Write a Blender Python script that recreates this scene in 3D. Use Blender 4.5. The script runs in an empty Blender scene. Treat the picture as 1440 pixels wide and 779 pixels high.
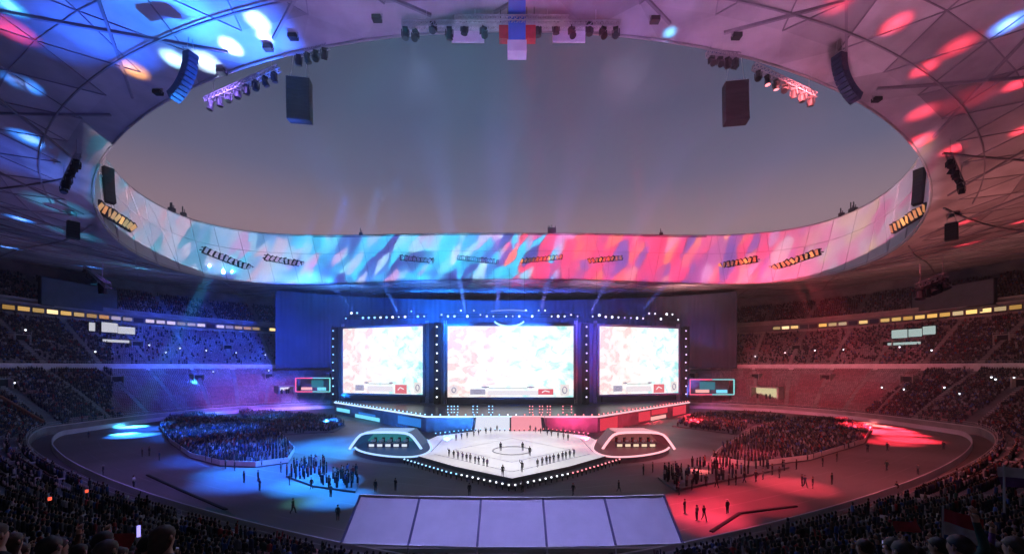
import bpy, bmesh, math, random
import numpy as np
from mathutils import Vector, Matrix, Euler
from mathutils.bvhtree import BVHTree
random.seed(7); rng = np.random.default_rng(7)
S = bpy.context.scene
COL = S.collection
PI = math.pi
F, CX, HY = 562.0, 720.0, 515.0          # focal length and horizon of the photograph, in its pixels
EYE = Vector((0, 0, 17.0))

# ------------------------------------------------------------------ helpers
def at(px, py, d):                        # pixel + depth -> world
    return Vector(((px-CX)/F*d, d, EYE.z+(HY-py)/F*d))
def onz(px, py, z=0.0):                   # pixel -> point on a level surface
    d = (EYE.z-z)*F/(py-HY)
    return Vector(((px-CX)/F*d, d, z))

def lin(c):
    return tuple(((v/255)/12.92 if v/255 <= .04045 else ((v/255+.055)/1.055)**2.4) for v in c)

def mat(name, col, rough=.6, metal=0.0, noise=0.0, scale=1.0, emit=None, estr=0.0, bump=0.0, spec=None, col2=None):
    m = bpy.data.materials.new(name); m.use_nodes = True
    nt = m.node_tree; b = nt.nodes['Principled BSDF']
    b.inputs['Base Color'].default_value = (*col, 1); b.inputs['Roughness'].default_value = rough
    b.inputs['Metallic'].default_value = metal
    if spec is not None: b.inputs['Specular IOR Level'].default_value = spec
    if noise or bump:
        tc = nt.nodes.new('ShaderNodeTexCoord')
        n = nt.nodes.new('ShaderNodeTexNoise'); n.inputs['Scale'].default_value = scale; n.inputs['Detail'].default_value = 6
        nt.links.new(tc.outputs['Object'], n.inputs['Vector'])
        if noise:
            r = nt.nodes.new('ShaderNodeValToRGB')
            a = tuple(max(0, c*(1-noise)) for c in col); d = col2 or tuple(min(1, c*(1+noise)) for c in col)
            r.color_ramp.elements[0].position = .32; r.color_ramp.elements[1].position = .68
            r.color_ramp.elements[0].color = (*a, 1); r.color_ramp.elements[1].color = (*d, 1)
            nt.links.new(n.outputs['Fac'], r.inputs['Fac']); nt.links.new(r.outputs['Color'], b.inputs['Base Color'])
        if bump:
            bp = nt.nodes.new('ShaderNodeBump'); bp.inputs['Strength'].default_value = bump
            nt.links.new(n.outputs['Fac'], bp.inputs['Height']); nt.links.new(bp.outputs['Normal'], b.inputs['Normal'])
    if emit:
        b.inputs['Emission Color'].default_value = (*emit, 1); b.inputs['Emission Strength'].default_value = estr
    return m

def attr_mat(name, attr, rough=.8):
    m = bpy.data.materials.new(name); m.use_nodes = True
    nt = m.node_tree; b = nt.nodes['Principled BSDF']; b.inputs['Roughness'].default_value = rough
    b.inputs['Specular IOR Level'].default_value = .2
    a = nt.nodes.new('ShaderNodeAttribute'); a.attribute_name = attr
    nt.links.new(a.outputs['Color'], b.inputs['Base Color'])
    return m

class MB:
    def __init__(s): s.v = []; s.f = []; s.m = []
    def add(s, verts, faces, mi=0):
        o = len(s.v); s.v.extend(tuple(v) for v in verts)
        for f in faces: s.f.append(tuple(i+o for i in f)); s.m.append(mi)
    def box(s, c, size, rz=0.0, mi=0, M=None):
        x, y, z = (q/2 for q in size); R = Matrix.Rotation(rz, 3, 'Z') if M is None else M
        c = Vector(c)
        vs = [c+R@Vector(p) for p in ((-x,-y,-z),(x,-y,-z),(x,y,-z),(-x,y,-z),(-x,-y,z),(x,-y,z),(x,y,z),(-x,y,z))]
        s.add(vs, ((3,2,1,0),(4,5,6,7),(0,1,5,4),(1,2,6,5),(2,3,7,6),(3,0,4,7)), mi)
    def bar(s, p, q, w, h=None, mi=0, up=(0,0,1)):
        p, q = Vector(p), Vector(q); d = q-p; L = d.length
        if L < 1e-6: return
        d /= L; u = Vector(up)
        if abs(d.dot(u)) > .98: u = Vector((1,0,0))
        sx = d.cross(u).normalized(); uz = sx.cross(d)
        M = Matrix((sx, d, uz)).transposed()
        s.box((p+q)/2, (w, L, h or w), M=M, mi=mi)
    def tube(s, pts, r, n=6, mi=0, cap=True):
        pts = [Vector(p) for p in pts]; rs = r if isinstance(r, (list, tuple)) else [r]*len(pts)
        o = len(s.v); N = len(pts)
        for i, p in enumerate(pts):
            d = (pts[min(i+1,N-1)]-pts[max(i-1,0)]).normalized()
            u = Vector((0,0,1)) if abs(d.z) < .9 else Vector((1,0,0))
            a = d.cross(u).normalized(); b = a.cross(d)
            for k in range(n):
                t = 2*PI*k/n; s.v.append(tuple(p+(a*math.cos(t)+b*math.sin(t))*rs[i]))
        for i in range(N-1):
            for k in range(n):
                s.f.append((o+i*n+k, o+i*n+(k+1)%n, o+(i+1)*n+(k+1)%n, o+(i+1)*n+k)); s.m.append(mi)
        if cap:
            s.f.append(tuple(o+k for k in range(n))[::-1]); s.m.append(mi)
            s.f.append(tuple(o+(N-1)*n+k for k in range(n))); s.m.append(mi)
    def prism(s, poly, z0, z1, mi=0, mtop=None):      # poly: list of (x,y) counter-clockwise
        n = len(poly)
        vs = [(p[0], p[1], z0) for p in poly]+[(p[0], p[1], z1) for p in poly]
        s.add(vs, [tuple(range(n))[::-1]]+[(i, (i+1) % n, n+(i+1) % n, n+i) for i in range(n)], mi)
        o = len(s.v)-2*n
        s.f.append(tuple(o+n+i for i in range(n))); s.m.append(mi if mtop is None else mtop)
    def sheet(s, rows, mi=0, closed=True):            # rows: list of point rings
        o = len(s.v); n = len(rows[0])
        for r in rows: s.v.extend(tuple(p) for p in r)
        for i in range(len(rows)-1):
            for k in range(n if closed else n-1):
                s.f.append((o+i*n+k, o+i*n+(k+1) % n, o+(i+1)*n+(k+1) % n, o+(i+1)*n+k)); s.m.append(mi)
    def build(s, name, mats, parent=None, smooth=False):
        me = bpy.data.meshes.new(name); me.from_pydata(s.v, [], s.f); 
        for m in (mats if isinstance(mats, (list, tuple)) else [mats]): me.materials.append(m)
        me.polygons.foreach_set('material_index', s.m)
        if smooth: me.polygons.foreach_set('use_smooth', [True]*len(s.f))
        me.update()
        o = bpy.data.objects.new(name, me); COL.objects.link(o)
        if parent: o.parent = parent
        return o

def tag(o, label, cat, group=None, kind=None):
    if len(label.split()) > 16: print('LONG', label)
    o['label'] = label; o['category'] = cat
    if group: o['group'] = group
    if kind: o['kind'] = kind
    return o
def empty(name, loc=(0,0,0), rz=0.0):
    o = bpy.data.objects.new(name, None); COL.objects.link(o); o.location = loc; o.rotation_euler = (0,0,rz)
    return o
def copy_tree(o, parent=None):
    c = o.copy(); COL.objects.link(c)
    if parent: c.parent = parent
    for ch in list(o.children): copy_tree(ch, c)
    return c

# ------------------------------------------------------------------ materials
M = {}
M['concrete'] = mat('concrete', (.30,.29,.28), .85, noise=.25, scale=.3)
M['concrete_dark'] = mat('concrete_dark', (.16,.16,.17), .85, noise=.3, scale=.25)
M['rail'] = mat('rail_paint', (.62,.60,.62), .45, noise=.1, scale=.6)
M['black'] = mat('black_metal', (.009,.009,.012), .6, noise=.3, scale=2, spec=.25)
M['blackcloth'] = mat('black_cloth', (.03,.03,.035), .9, noise=.4, scale=.5, bump=.3)
M['steel'] = mat('steel_beam', (.22,.21,.23), .5, noise=.25, scale=.2)
M['alu'] = mat('truss_alu', (.55,.56,.58), .35, .7, noise=.1, scale=3)
M['white'] = mat('white_paint', (.75,.75,.76), .5, noise=.08, scale=1)
M['red_paint'] = mat('red_paint', (.5,.02,.03), .5, noise=.15, scale=2)
M['glass_dark'] = mat('dark_glass', (.02,.025,.035), .12)
def emis(name, c, s):
    return mat(name, (.02,.02,.02), .5, emit=c, estr=s)
M['warm'] = emis('warm_lamp', (1,.62,.18), 1.6)
M['gold'] = emis('gold_window', (1,.60,.20), 1.0)
M['lampwhite'] = emis('white_lamp', (.85,.9,1), 3.0)
M['lampblue'] = emis('blue_lamp', (.30,.62,1), 2.6)
M['lampred'] = emis('red_lamp', (1,.25,.28), 2.4)
M['lamplilac'] = emis('lilac_lamp', (.75,.62,1), 2.2)
M['signwhite'] = emis('lit_sign', (.95,.95,1), .6)
M['signteal'] = emis('lit_sign_teal', (.75,1,.95), .5)

# ------------------------------------------------------------------ plan curves
def sgnpow(v, e): return np.sign(v)*np.abs(v)**e
def ring(a, b, c, n, t, nn=None):                      # nn: exponent of the half nearer the camera
    ct, st = np.cos(t), np.sin(t); e = np.where(st < 0, 2/(nn or n), 2/n)
    return a*sgnpow(ct, e), c+b*sgnpow(st, e)
def ring3(a, b, c, n, t, z, nn=None):
    x, y = ring(a, b, c, n, t, nn); z = np.broadcast_to(z, x.shape)
    return np.stack([x, y, z], -1)
def tier_ring(p, t, z): return ring3(p[0], p[1], p[2], p[5], t, z, p[4])
NB = 2.5
def tvals(n, a=128, b=100, c=100):                     # parameter values spaced evenly along the curve
    tt = np.linspace(0, 2*PI, 20001); x, y = ring(a, b, c, NB, tt)
    s = np.r_[0, np.cumsum(np.hypot(np.diff(x), np.diff(y)))]
    return np.interp(np.linspace(0, s[-1], n, endpoint=False), s, tt)
T = tvals(300)
NN, NF = 1.24, 3.2                                     # the arena oval: pinched near half, squarer far half
WALL = (115, 72, 99, 2.0, NN, NF); LBACK = (133, 100.5, 100.5, 15.6, NB, NB)
MFRONT = (133.5, 104, 100, 17.4, NB, NB); MBACK = (153, 126, 100, 32.6, NB, NB)
UFRONT = (155, 128, 100, 37.6, NB, NB); UBACK = (170, 143, 100, 48, NB, NB)
def lerp4(A, B, s): return tuple(A[i]+(B[i]-A[i])*s for i in range(6))

# ------------------------------------------------------------------ ground
def disc(name, a, b, c, n, z, m, cnt=240):
    mb = MB(); t = tvals(cnt)
    x, y = ring(a, b, c, NF, t, NN)
    mb.v = [(float(p), float(q), z) for p, q in zip(x, y)]+[(0, c, z)]
    for i in range(cnt): mb.f.append((i, (i+1) % cnt, cnt)); mb.m.append(0)
    o = mb.build(name, m); o['kind'] = 'structure'; return o
M['earth'] = mat('earth', (.06,.06,.06), .9, noise=.3, scale=.02)
M['track'] = mat('track', (.135,.105,.11), .55, noise=.32, scale=.07, bump=.02)
M['infield'] = mat('infield_cover', (.13,.15,.15), .5, noise=.35, scale=.1)
g = MB(); g.add([(-3000,-3000,-.06),(3000,-3000,-.06),(3000,3000,-.06),(-3000,3000,-.06)], [(0,1,2,3)])
o = g.build('ground', M['earth']); o['kind'] = 'structure'
disc('running_track', 115.2, 72.2, 99, NB, 0.0, M['track'])
disc('infield', 76, 40, 102, NB, .004, M['infield'])
lm = MB()
for k in range(7):
    aa = 84+k*3.5; bb = 44+k*3.2
    r0 = ring3(aa, bb, 101-k*.3, NF, T, .006, NN); r1 = ring3(aa+.12, bb+.12, 101-k*.3, NF, T, .006, NN)
    lm.sheet([r1, r0])
o = lm.build('lane_markings', mat('lane_paint', (.20,.17,.18), .6, noise=.5, scale=.15)); o['kind'] = 'structure'

# perimeter wall and the advertising board inside it
def ringwall(mb, A, B, z0, z1, mi=0, n=NB, nn=None):                  # closed wall between plan curves A (inner) and B (outer)
    i0, i1 = ring3(*A, n, T, z0, nn), ring3(*A, n, T, z1, nn)
    o0, o1 = ring3(*B, n, T, z0, nn), ring3(*B, n, T, z1, nn)
    mb.sheet([o0, o1, i1, i0], mi)
w = empty('perimeter_wall', (0, 30, 0)); tag(w, 'pale concrete wall running round the whole oval arena floor', 'wall')
w.location = (0,0,0)
mb = MB(); ringwall(mb, (115,72,99), (115.6,72.6,99), 0, 1.9, 0, NF, NN); mb.build('wall_body', M['concrete'], w)
mb = MB(); ringwall(mb, (114.85,71.85,99), (115.9,72.9,99), 1.903, 2.06, 0, NF, NN); mb.build('coping', M['rail'], w)
mb = MB()
for z in (2.5, 3.0):
    mb.tube([tuple(p) for p in ring3(115.3,72.3,99,NF,np.r_[T,T[:1]],z,NN)], .035, 5)
for t in tvals(190):
    x, y = ring(115.3,72.3,99,NF,np.array([t]),NN); mb.tube([(x[0],y[0],2.05),(x[0],y[0],3.02)], .03, 5)
mb.build('handrail', M['rail'], w)
bd = MB(); ringwall(bd, (111.0,68.0,99.4), (111.2,68.2,99.4), 0, 1.15, 0, NF, NN)
o = bd.build('advertising_board', mat('board_skin', (.6,.57,.63), .5, noise=.18, scale=.12))
tag(o, 'low pale advertising board ring standing inside the perimeter wall', 'board')

# ------------------------------------------------------------------ stands
SEATING = []                                           # (x,y,z,row,tier,tparam) filled below
def terrace(name, A, B, rows, parent, m):
    mb = MB(); rr = []
    for i in range(rows):
        s0, s1 = i/rows, (i+1)/rows
        p0, p1 = lerp4(A, B, s0), lerp4(A, B, s1)
        z = p0[3]+(B[3]-A[3])/rows*.5
        rr.append(tier_ring(p0, T, z)); rr.append(tier_ring(p1, T, z))
    mb.sheet(rr[::-1]); return mb.build(name, m, parent)
st = {}
st['lower'] = empty('lower_stand'); tag(st['lower'], 'lowest tier of the stands packed with people behind the perimeter wall', 'stand')
st['middle'] = empty('middle_stand'); tag(st['middle'], 'middle tier of the stands between the pale fascia and the lit suites', 'stand')
st['upper'] = empty('upper_stand'); tag(st['upper'], 'dark top tier of the stands just under the roof', 'stand')
LOWER = terrace('terrace', WALL, LBACK, 30, st['lower'], M['concrete_dark'])
mb = MB(); mb.sheet([ring3(133,100.5,100.5,NB,T,15.6), ring3(134,104.6,100,NB,T,15.6)][::-1]); mb.build('walkway', M['concrete'], st['lower'])
MIDDLE = terrace('terrace', MFRONT, MBACK, 27, st['middle'], M['concrete_dark'])
mb = MB(); ringwall(mb, (133.2,103.6,100), (133.6,104,100), 15.605, 17.9); mb.build('parapet', M['rail'], st['middle'])
mb = MB(); mb.tube([tuple(p) for p in ring3(133.4,103.8,100,NB,np.r_[T,T[:1]],18.5)], .04, 5); mb.build('handrail', M['rail'], st['middle'])
UPPER = terrace('terrace', UFRONT, UBACK, 16, st['upper'], M['concrete_dark'])
mb = MB(); ringwall(mb, (154.4,127.4,100), (154.8,127.8,100), 36.9, 38.6); mb.build('parapet', M['concrete'], st['upper'])
mb = MB(); ringwall(mb, (170.3,143.3,100), (171,144,100), 30, 53.5); mb.build('rear_wall', M['concrete_dark'], st['upper'])
# aisles: pale stair strips on the terraces
def aisle(t, A, B, parent):
    mb = MB(); rows = 30
    for i in range(rows):
        p0 = lerp4(A, B, i/rows); p1 = lerp4(A, B, (i+1)/rows)
        z = p0[3]+(B[3]-A[3])/rows*.5+.16
        a = Vector(tier_ring(p0, np.array([t]), z)[0]); b = Vector(tier_ring(p1, np.array([t]), z)[0])
        mb.bar(a, b, 1.3, .3)
    mb.build('aisle', M['concrete'], parent)
AISLES = tvals(56)
for t in AISLES:
    y = ring(120, 90, 100, NB, np.array([t]))[1][0]
    if y > 8:
        aisle(t, WALL, LBACK, st['lower']); aisle(t, MFRONT, MBACK, st['middle'])

def bvh(o):
    return BVHTree.FromPolygons([tuple(v.co) for v in o.data.vertices], [tuple(p.vertices) for p in o.data.polygons])
LB, MBV = bvh(LOWER), bvh(MIDDLE)
def ray(tree, px, py):
    d = Vector(((px-CX)/F, 1, (HY-py)/F)).normalized()
    return tree.ray_cast(EYE, d)[0]

# suites: a lit gallery of windows between middle and upper tier
sg = empty('suite_gallery'); tag(sg, 'gallery of glazed suites with gold lit windows above the middle tier', 'suites')
mb = MB(); ringwall(mb, (153.6,126.6,100), (154.2,127.2,100), 32.62, 36.88); mb.build('gallery_wall', M['concrete_dark'], sg)
mb = MB(); ringwall(mb, (152.2,125.2,100), (153.55,126.55,100), 36.5, 36.85); mb.build('canopy_slab', M['concrete'], sg)
mb = MB(); ringwall(mb, (152.4,125.4,100), (152.6,125.6,100), 32.7, 33.5); mb.build('balustrade', M['concrete'], sg)
tv = tvals(260, 153.4, 126.4, 100)
k = 0
for t in tv:
    p = ring3(153.5,126.5,100,NB,np.array([t]),34.9)[0]; q = ring3(153.5,126.5,100,NB,np.array([t+.004]),34.9)[0]
    px = CX+F*p[0]/p[1] if p[1] > 1 else 9e9
    if not (-80 < px < 384 or 1082 < px < 1520): continue
    k += 1
    lit = random.random() < (.92 if (px < 140 or px > 1240) else .72)
    a = math.atan2(q[1]-p[1], q[0]-p[0])
    f = MB(); f.box((0,0,0), (3.0,.10,1.7)); fo = f.build('window', M['black'], sg)
    n = Vector((0-p[0], 100-p[1], 0)).normalized()
    fo.location = Vector(p)+n*.12; fo.rotation_euler = (0,0,a)
    c = random.random()
    pm = emis('window_glow', (1,.5+.25*c,.12+.35*c*c), random.uniform(.35,1.5)) if lit else M['glass_dark']
    if lit and 160 < px < 330: pm = emis('window_glow_pale', (.85,.72,.9), random.uniform(.3,.9))
    pn = MB()
    sdir = 1 if (Matrix.Rotation(-a,3,'Z')@n).y > 0 else -1
    pn.box((0, sdir*.07, .02), (2.8,.05,1.3)); pn.build('pane', pm, fo)

# ------------------------------------------------------------------ roof
TR = np.linspace(0, 2*PI, 288, endpoint=False)
def inner(t, dz=0.0):
    x, y = ring(83.1, 60, 100, 2.04, t); z = 51.46-10.6*np.abs(np.cos(t))**2.2+.7*np.sin(t)+dz
    return np.stack([x, y, z], -1)
def innertop(t, dz=0.0):
    x, y = ring(86.55, 56.7, 100, 2.04, t); z = 70.1-13.87*np.abs(np.cos(t))**2.2-1.1*np.sin(t)+dz
    return np.stack([x, y, z], -1)
def outer(t):
    x, y = ring(176, 150, 100, 2.3, t); return np.stack([x, y, 53+0*t], -1)
def roofpt(t, s, dz=0.0):
    t = np.atleast_1d(np.asarray(t, float)); s = np.asarray(s, float)
    a, b = inner(t), outer(t); p = a+(b-a)*np.reshape(s, (-1,1) if np.ndim(s) else (1,1))
    p = p.copy(); p[:,2] += 1.6*np.sin(PI*np.clip(np.reshape(s,-1),0,1))+dz
    return p
mem = bpy.data.materials.new('roof_membrane'); mem.use_nodes = True
nt = mem.node_tree; b = nt.nodes['Principled BSDF']; b.inputs['Roughness'].default_value = .7
tc = nt.nodes.new('ShaderNodeTexCoord'); no = nt.nodes.new('ShaderNodeTexNoise'); no.inputs['Scale'].default_value = .22; no.inputs['Detail'].default_value = 7
at_ = nt.nodes.new('ShaderNodeAttribute'); at_.attribute_name = 'tone'
rp = nt.nodes.new('ShaderNodeValToRGB'); rp.color_ramp.elements[0].color = (.62,.60,.60,1); rp.color_ramp.elements[0].position = .3; rp.color_ramp.elements[1].position = .62
mx = nt.nodes.new('ShaderNodeMix'); mx.data_type = 'RGBA'; mx.blend_type = 'MULTIPLY'; mx.inputs[0].default_value = 1
nt.links.new(tc.outputs['Object'], no.inputs['Vector']); nt.links.new(no.outputs['Fac'], rp.inputs['Fac'])
nt.links.new(at_.outputs['Color'], mx.inputs[6]); nt.links.new(rp.outputs['Color'], mx.inputs[7]); nt.links.new(mx.outputs[2], b.inputs['Base Color'])
M['membrane'] = mem
M['facade'] = mat('facade_membrane', (.66,.65,.68), .6, noise=.06, scale=.2)
roof = empty('stadium_roof'); tag(roof, 'huge pale membrane roof on crossing steel beams round an oval opening', 'roof')
NSEC, LEV = 72, [0,.035,.10,.19,.30,.43,.58,.74,.88,1]
mb = MB(); tone = []; seam = MB()
def lp(i, j):
    t = 2*PI*(i+.5*(j % 2))/NSEC
    return tuple(roofpt(t, LEV[j])[0])
for j in range(len(LEV)-1):
    for i in range(NSEC):
        a, b_, c, d = lp(i,j), lp(i+1,j), lp(i,j+1), lp(i+1,j+1)
        tris = ((a,c,b_),(b_,c,d)) if j % 2 == 0 else ((a,c,d),(a,d,b_))
        base = random.gauss(.45,.055)
        for tr in tris:
            mb.add(tr, ((0,1,2),)); tone.append(max(.28,min(.62,base+random.gauss(0,.045))))
            if j > 0 and tr[0][1] > -5: seam.bar(Vector(tr[0])-Vector((0,0,.05)), Vector(tr[1])-Vector((0,0,.05)), .10, .10)
        if j > 0 and j % 2 == 0 and a[1] > -5: seam.bar(Vector(a)-Vector((0,0,.05)), Vector(b_)-Vector((0,0,.05)), .09, .09)
UNDER = mb.build('membrane', M['membrane'], roof)
ca = UNDER.data.color_attributes.new('tone', 'FLOAT_COLOR', 'CORNER')
ca.data.foreach_set('color', np.repeat(np.array([(v, v*.98, v*.97, 1) for v in tone]), 3, 0).ravel())
seam.build('panel_seam', M['steel'], roof)
RB = bvh(UNDER)
mb = MB(); mb.sheet([inner(TR,-.02), inner(TR)*.5+innertop(TR)*.5, innertop(TR)]); FAC = mb.build('facade', M['facade'], roof, True)
FB = bvh(FAC)
mb = MB()
it = innertop(TR); ot = outer(TR); ot[:,2] = 66
mb.sheet([ot, it*.5+ot*.5, it+np.array([0,0,.25]), it-np.array([0,0,.6])]); mb.build('top_skin', M['concrete_dark'], roof, True)
# facade frame: verticals and two hoops
mb = MB()
for t in np.linspace(0, 2*PI, 56, endpoint=False):
    a, c = inner(np.array([t]))[0], innertop(np.array([t]))[0]
    n = np.array([0-a[0], 100-a[1], 0]); n /= np.linalg.norm(n)
    mb.bar(a+n*.08, c+n*.08, .16, .12)
    a2 = innertop(np.array([t+.09]))[0]
    if random.random() < .4: mb.bar(a+n*.06, a2+n*.06, .12, .1)
for f_ in (.02, .62, .985):
    pts = inner(TR)*(1-f_)+innertop(TR)*f_
    pts[:,0] *= .998; pts[:,1] = 100+(pts[:,1]-100)*.998
    mb.tube([tuple(p) for p in pts]+[tuple(pts[0])], .1, 5, cap=False)
mb.build('facade_frame', mat('facade_steel', (.48,.47,.50), .5, noise=.15, scale=.3), roof)
# crossing beams below the membrane
def beam(name, pts, w, h):
    mb = MB(); pts = [Vector(p) for p in pts]
    for a, b_ in zip(pts, pts[1:]):
        mb.bar(a, b_+(b_-a).normalized()*.05, w, h)
    mb.build(name, M['steel'], roof)
def chord(t0, s0, t1, s1, w, h, n=26):
    # straight in plan, hugging the underside
    A, B_ = Vector(roofpt(t0, s0)[0]), Vector(roofpt(t1, s1)[0])
    pts = []
    for i in range(n+1):
        p = A.lerp(B_, i/n)
        hit = RB.ray_cast(Vector((p.x, p.y, 0)), Vector((0,0,1)))[0]
        if hit: pts.append(hit-Vector((0,0,h*.5)))
    if len(pts) > 2: beam('beam', pts, w, h)
NBM = 24
for i in range(NBM):
    t0 = 2*PI*(i+.3)/NBM
    chord(t0, 1.0, t0+.62, .02, .24, .26)
    chord(t0, 1.0, t0-.62, .02, .24, .26)
for i in range(20):
    t0 = random.uniform(0, 2*PI); s0 = random.uniform(.1,.9)
    chord(t0, s0, t0+random.choice((-1,1))*random.uniform(.12,.5), random.uniform(.05,.95), .14, .14, 14)
for s, w_ in ((.055,.14),):
    ta = np.linspace(PI*1.17, PI*1.83, 90); pts = roofpt(ta, np.full(len(ta), s), -.35)
    beam('hoop_beam', pts, w_, .16)
pts = inner(np.r_[TR,TR[:1]], -.2); mb = MB(); mb.tube([tuple(p) for p in pts], .13, 8, cap=False); mb.build('edge_tube', M['concrete'], roof, True)

# small masts on the far rim
rim = MB()
def on_rim(px):
    best = min(np.linspace(.02, PI-.02, 900), key=lambda t: abs(CX+F*innertop(np.array([t]))[0][0]/innertop(np.array([t]))[0][1]-px))
    return Vector(innertop(np.array([best]))[0])
for px, h, lab in ((228,2.2,'first'),(242,2.4,'second'),(257,2.6,'third'),(507,2.6,''),(776,3.4,''),(929,2.4,''),(1182,2.2,''),(1196,2.6,''),(1212,2.4,'')):
    p = on_rim(px); r = empty('rim_mast', p)
    m1 = MB(); m1.tube([(0,0,0),(0,0,h)], .14, 6); m1.tube([(.5,0,0),(.5,0,h*.7)], .1, 6); m1.build('post', M['black'], r)
    m2 = MB(); m2.box((.2,0,.5), (1.1,.8,.9)); m2.build('cabinet', M['black'], r)
    if px == 776:
        m3 = MB(); [m3.tube([(x,0,0),(x,0,3)], .14, 6) for x in (-1.4,-.8,1.4)]; m3.bar((-1.6,0,1.2),(1.6,0,1.2),.9,2.0); m3.build('equipment_frame', M['black'], r)
    where = {228:'leftmost of three above the blue left bend',242:'middle one of the three above the left bend',257:'last of the three before the far side starts',507:'alone above the blue half of the far rim',776:'widest, framed, above pink half of far rim',929:'alone above the pink right part of far rim',1182:'lowest of three on the right bend',1196:'middle of three on the right bend',1212:'highest of three on the right bend'}[px]
    tag(r, 'small dark mast on the roof rim, '+where, 'mast', 'masts on the roof rim')

# ------------------------------------------------------------------ floodlight banks on the facade
FLOOD = [(150,310,5,9),(318,370,-9,11),(403,372,8,11),(591,369,5,11),(672,369,-5,11),(762,368,5,11),(847,369,-5,11),(1035,374,-8,11),(1121,371,5,11),(1291,312,-5,9)]
def facehit(px, py):
    return ray(FB, px, py)
for i, (px, py, tilt, cnt) in enumerate(FLOOD):
    p = facehit(px, py)
    if p is None: continue
    n = Vector((-p.x, 100-p.y, 0)).normalized(); tang = Vector((n.y, -n.x, 0))
    rz = math.atan2(tang.y, tang.x)
    r = empty('floodlight_bank', p+n*.9, rz)
    L = 16.5 if abs(px-CX) < 520 else 11.0
    sl = math.tan(math.radians(tilt*.55)); sgn = -1 if tang.x < 0 else 1
    fr = MB(); fr.bar((-L/2,0,-L/2*sl*sgn), (L/2,0,L/2*sl*sgn), .25, .25); fr.bar((-L/2,0,1.5-L/2*sl*sgn), (L/2,0,1.5+L/2*sl*sgn), .2, .2)
    for q in np.linspace(-L/2, L/2, 6): fr.bar((q,-.7,.7+q*sl*sgn),(q,0,.7+q*sl*sgn), .18); 
    fr.build('rack', M['black'], r)
    for q in np.linspace(-L/2+.6, L/2-.6, cnt):
        h = MB(); tl = Matrix.Rotation(math.radians(random.uniform(-38,38)), 3, 'Y')@Matrix.Rotation(math.radians(-20),3,'X')
        c = (q, .5, .75+q*sl*sgn)
        h.box(c, (1.0,.6,random.uniform(1.5,2.2)), M=tl)
        ho = h.build('lamp', M['black'], r)
        l = MB(); l.box(Vector(c)+tl@Vector((0,.33,0)), (.8,.05,1.45), M=tl)
        g_ = random.random()
        warm = px > 700 or px < 200
        l.build('lens', mat('flood_lens', (.55,.36,.14), .3, emit=(1,.45,.08), estr=(.7 if g_ > .8 else .10+.2*g_)) if warm else mat('flood_lens', (.45,.34,.42), .3, emit=(.6,.25,.4), estr=.12*g_), ho)
    w_ = ['at the far left bend, standing steeply','left of the pair on the left cyan part','right of the pair on the left cyan part','first of the four over the middle, on blue','second of the four over the middle, on cyan','third of the four over the middle, on pink','fourth of the four over the middle, on pink','left of the pair on the right pink part','right of the pair on the right pink part','at the far right bend, standing steeply'][i]
    tag(r, 'rack of floodlights on the roof ring, '+w_, 'floodlights', 'floodlight racks on the roof ring')

# ------------------------------------------------------------------ rigging under the roof edge
def moving_head(parent, loc, rx=0.0, rz=0.0, sc=1.0, lens=None):
    y = MB()
    y.box((0,0,-.1), (.42,.42,.2)); y.box((-.29,0,-.42), (.07,.22,.5)); y.box((.29,0,-.42), (.07,.22,.5)); y.tube([(0,0,0),(0,0,.22)], .05, 6)
    yo = y.build('moving_head', M['black'], parent); yo.location = loc; yo.rotation_euler = (0,0,rz); yo.scale = (sc,)*3
    h = MB(); R = Matrix.Rotation(rx, 3, 'X')
    pr = [(.0,.16),(.0,.2),(-.25,.24),(-.55,.27),(-.62,.29),(-.66,.27)]
    h.tube([Vector((0,0,-.42))+R@Vector((0,0,.22+z)) for z, _ in pr], [q for _, q in pr], 10)
    ho = h.build('lamp_head', M['black'], yo, False)
    if lens:
        l = MB(); c = Vector((0,0,-.42))+R@Vector((0,0,-.445)); c2 = c+R@Vector((0,0,-.02)); l.tube([c, c2], [.23,.23], 10); l.build('lens', lens, yo)
    return yo
def truss(mb, p, q, w=.6, n=None, r=.04):
    p, q = Vector(p), Vector(q); d = (q-p); L = d.length; d.normalize()
    u = Vector((0,0,1)) if abs(d.z) < .9 else Vector((1,0,0)); sx = d.cross(u).normalized(); uz = sx.cross(d)
    cs = [sx*w/2+uz*w/2, -sx*w/2+uz*w/2, -sx*w/2-uz*w/2, sx*w/2-uz*w/2]
    for c in cs: mb.bar(p+c, q+c, r*2)
    n = n or max(2, int(L/w))
    for i in range(n):
        a, b_ = p+d*L*i/n, p+d*L*(i+1)/n
        for j in range(4):
            c0, c1 = cs[j], cs[(j+1) % 4]
            mb.bar(a+c0, b_+c1, r*1.3); mb.bar(a+c0, a+c1, r*1.2)
def under(px, py, drop=0.0):
    h = ray(RB, px, py); return h
# centre truss hung from the near edge
D0 = 38.0
ct = empty('lighting_truss', at(718, 42, D0)); 
def rel(px, py, d=D0): return at(px, py, d)-at(718, 42, D0)
f = MB(); truss(f, rel(566,36), rel(872,36), .5); truss(f, rel(640,28,36.8), rel(800,28,36.8), .45)
for px in (600,668,770,838): f.tube([rel(px,33), rel(px,33)+Vector((0,0,2.4))], .025, 5)
f.build('frame', M['alu'], ct)
for px, dy in ((570,10),(584,14),(609,3),(632,10),(653,3),(680,9),(756,6),(782,2),(804,9),(829,4),(848,10),(866,10)):
    moving_head(ct, rel(px, 36+dy-6), random.uniform(-.6,.6), random.uniform(-.6,.6), 1.15)
tag(ct, 'long silver lighting truss with twelve lamps at the top middle of the roof opening', 'lighting truss', 'lighting trusses under the roof edge')
bc = empty('hanging_column', at(727, 60, 37.4))
f = MB(); R0 = at(727,60,37.4)
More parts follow.
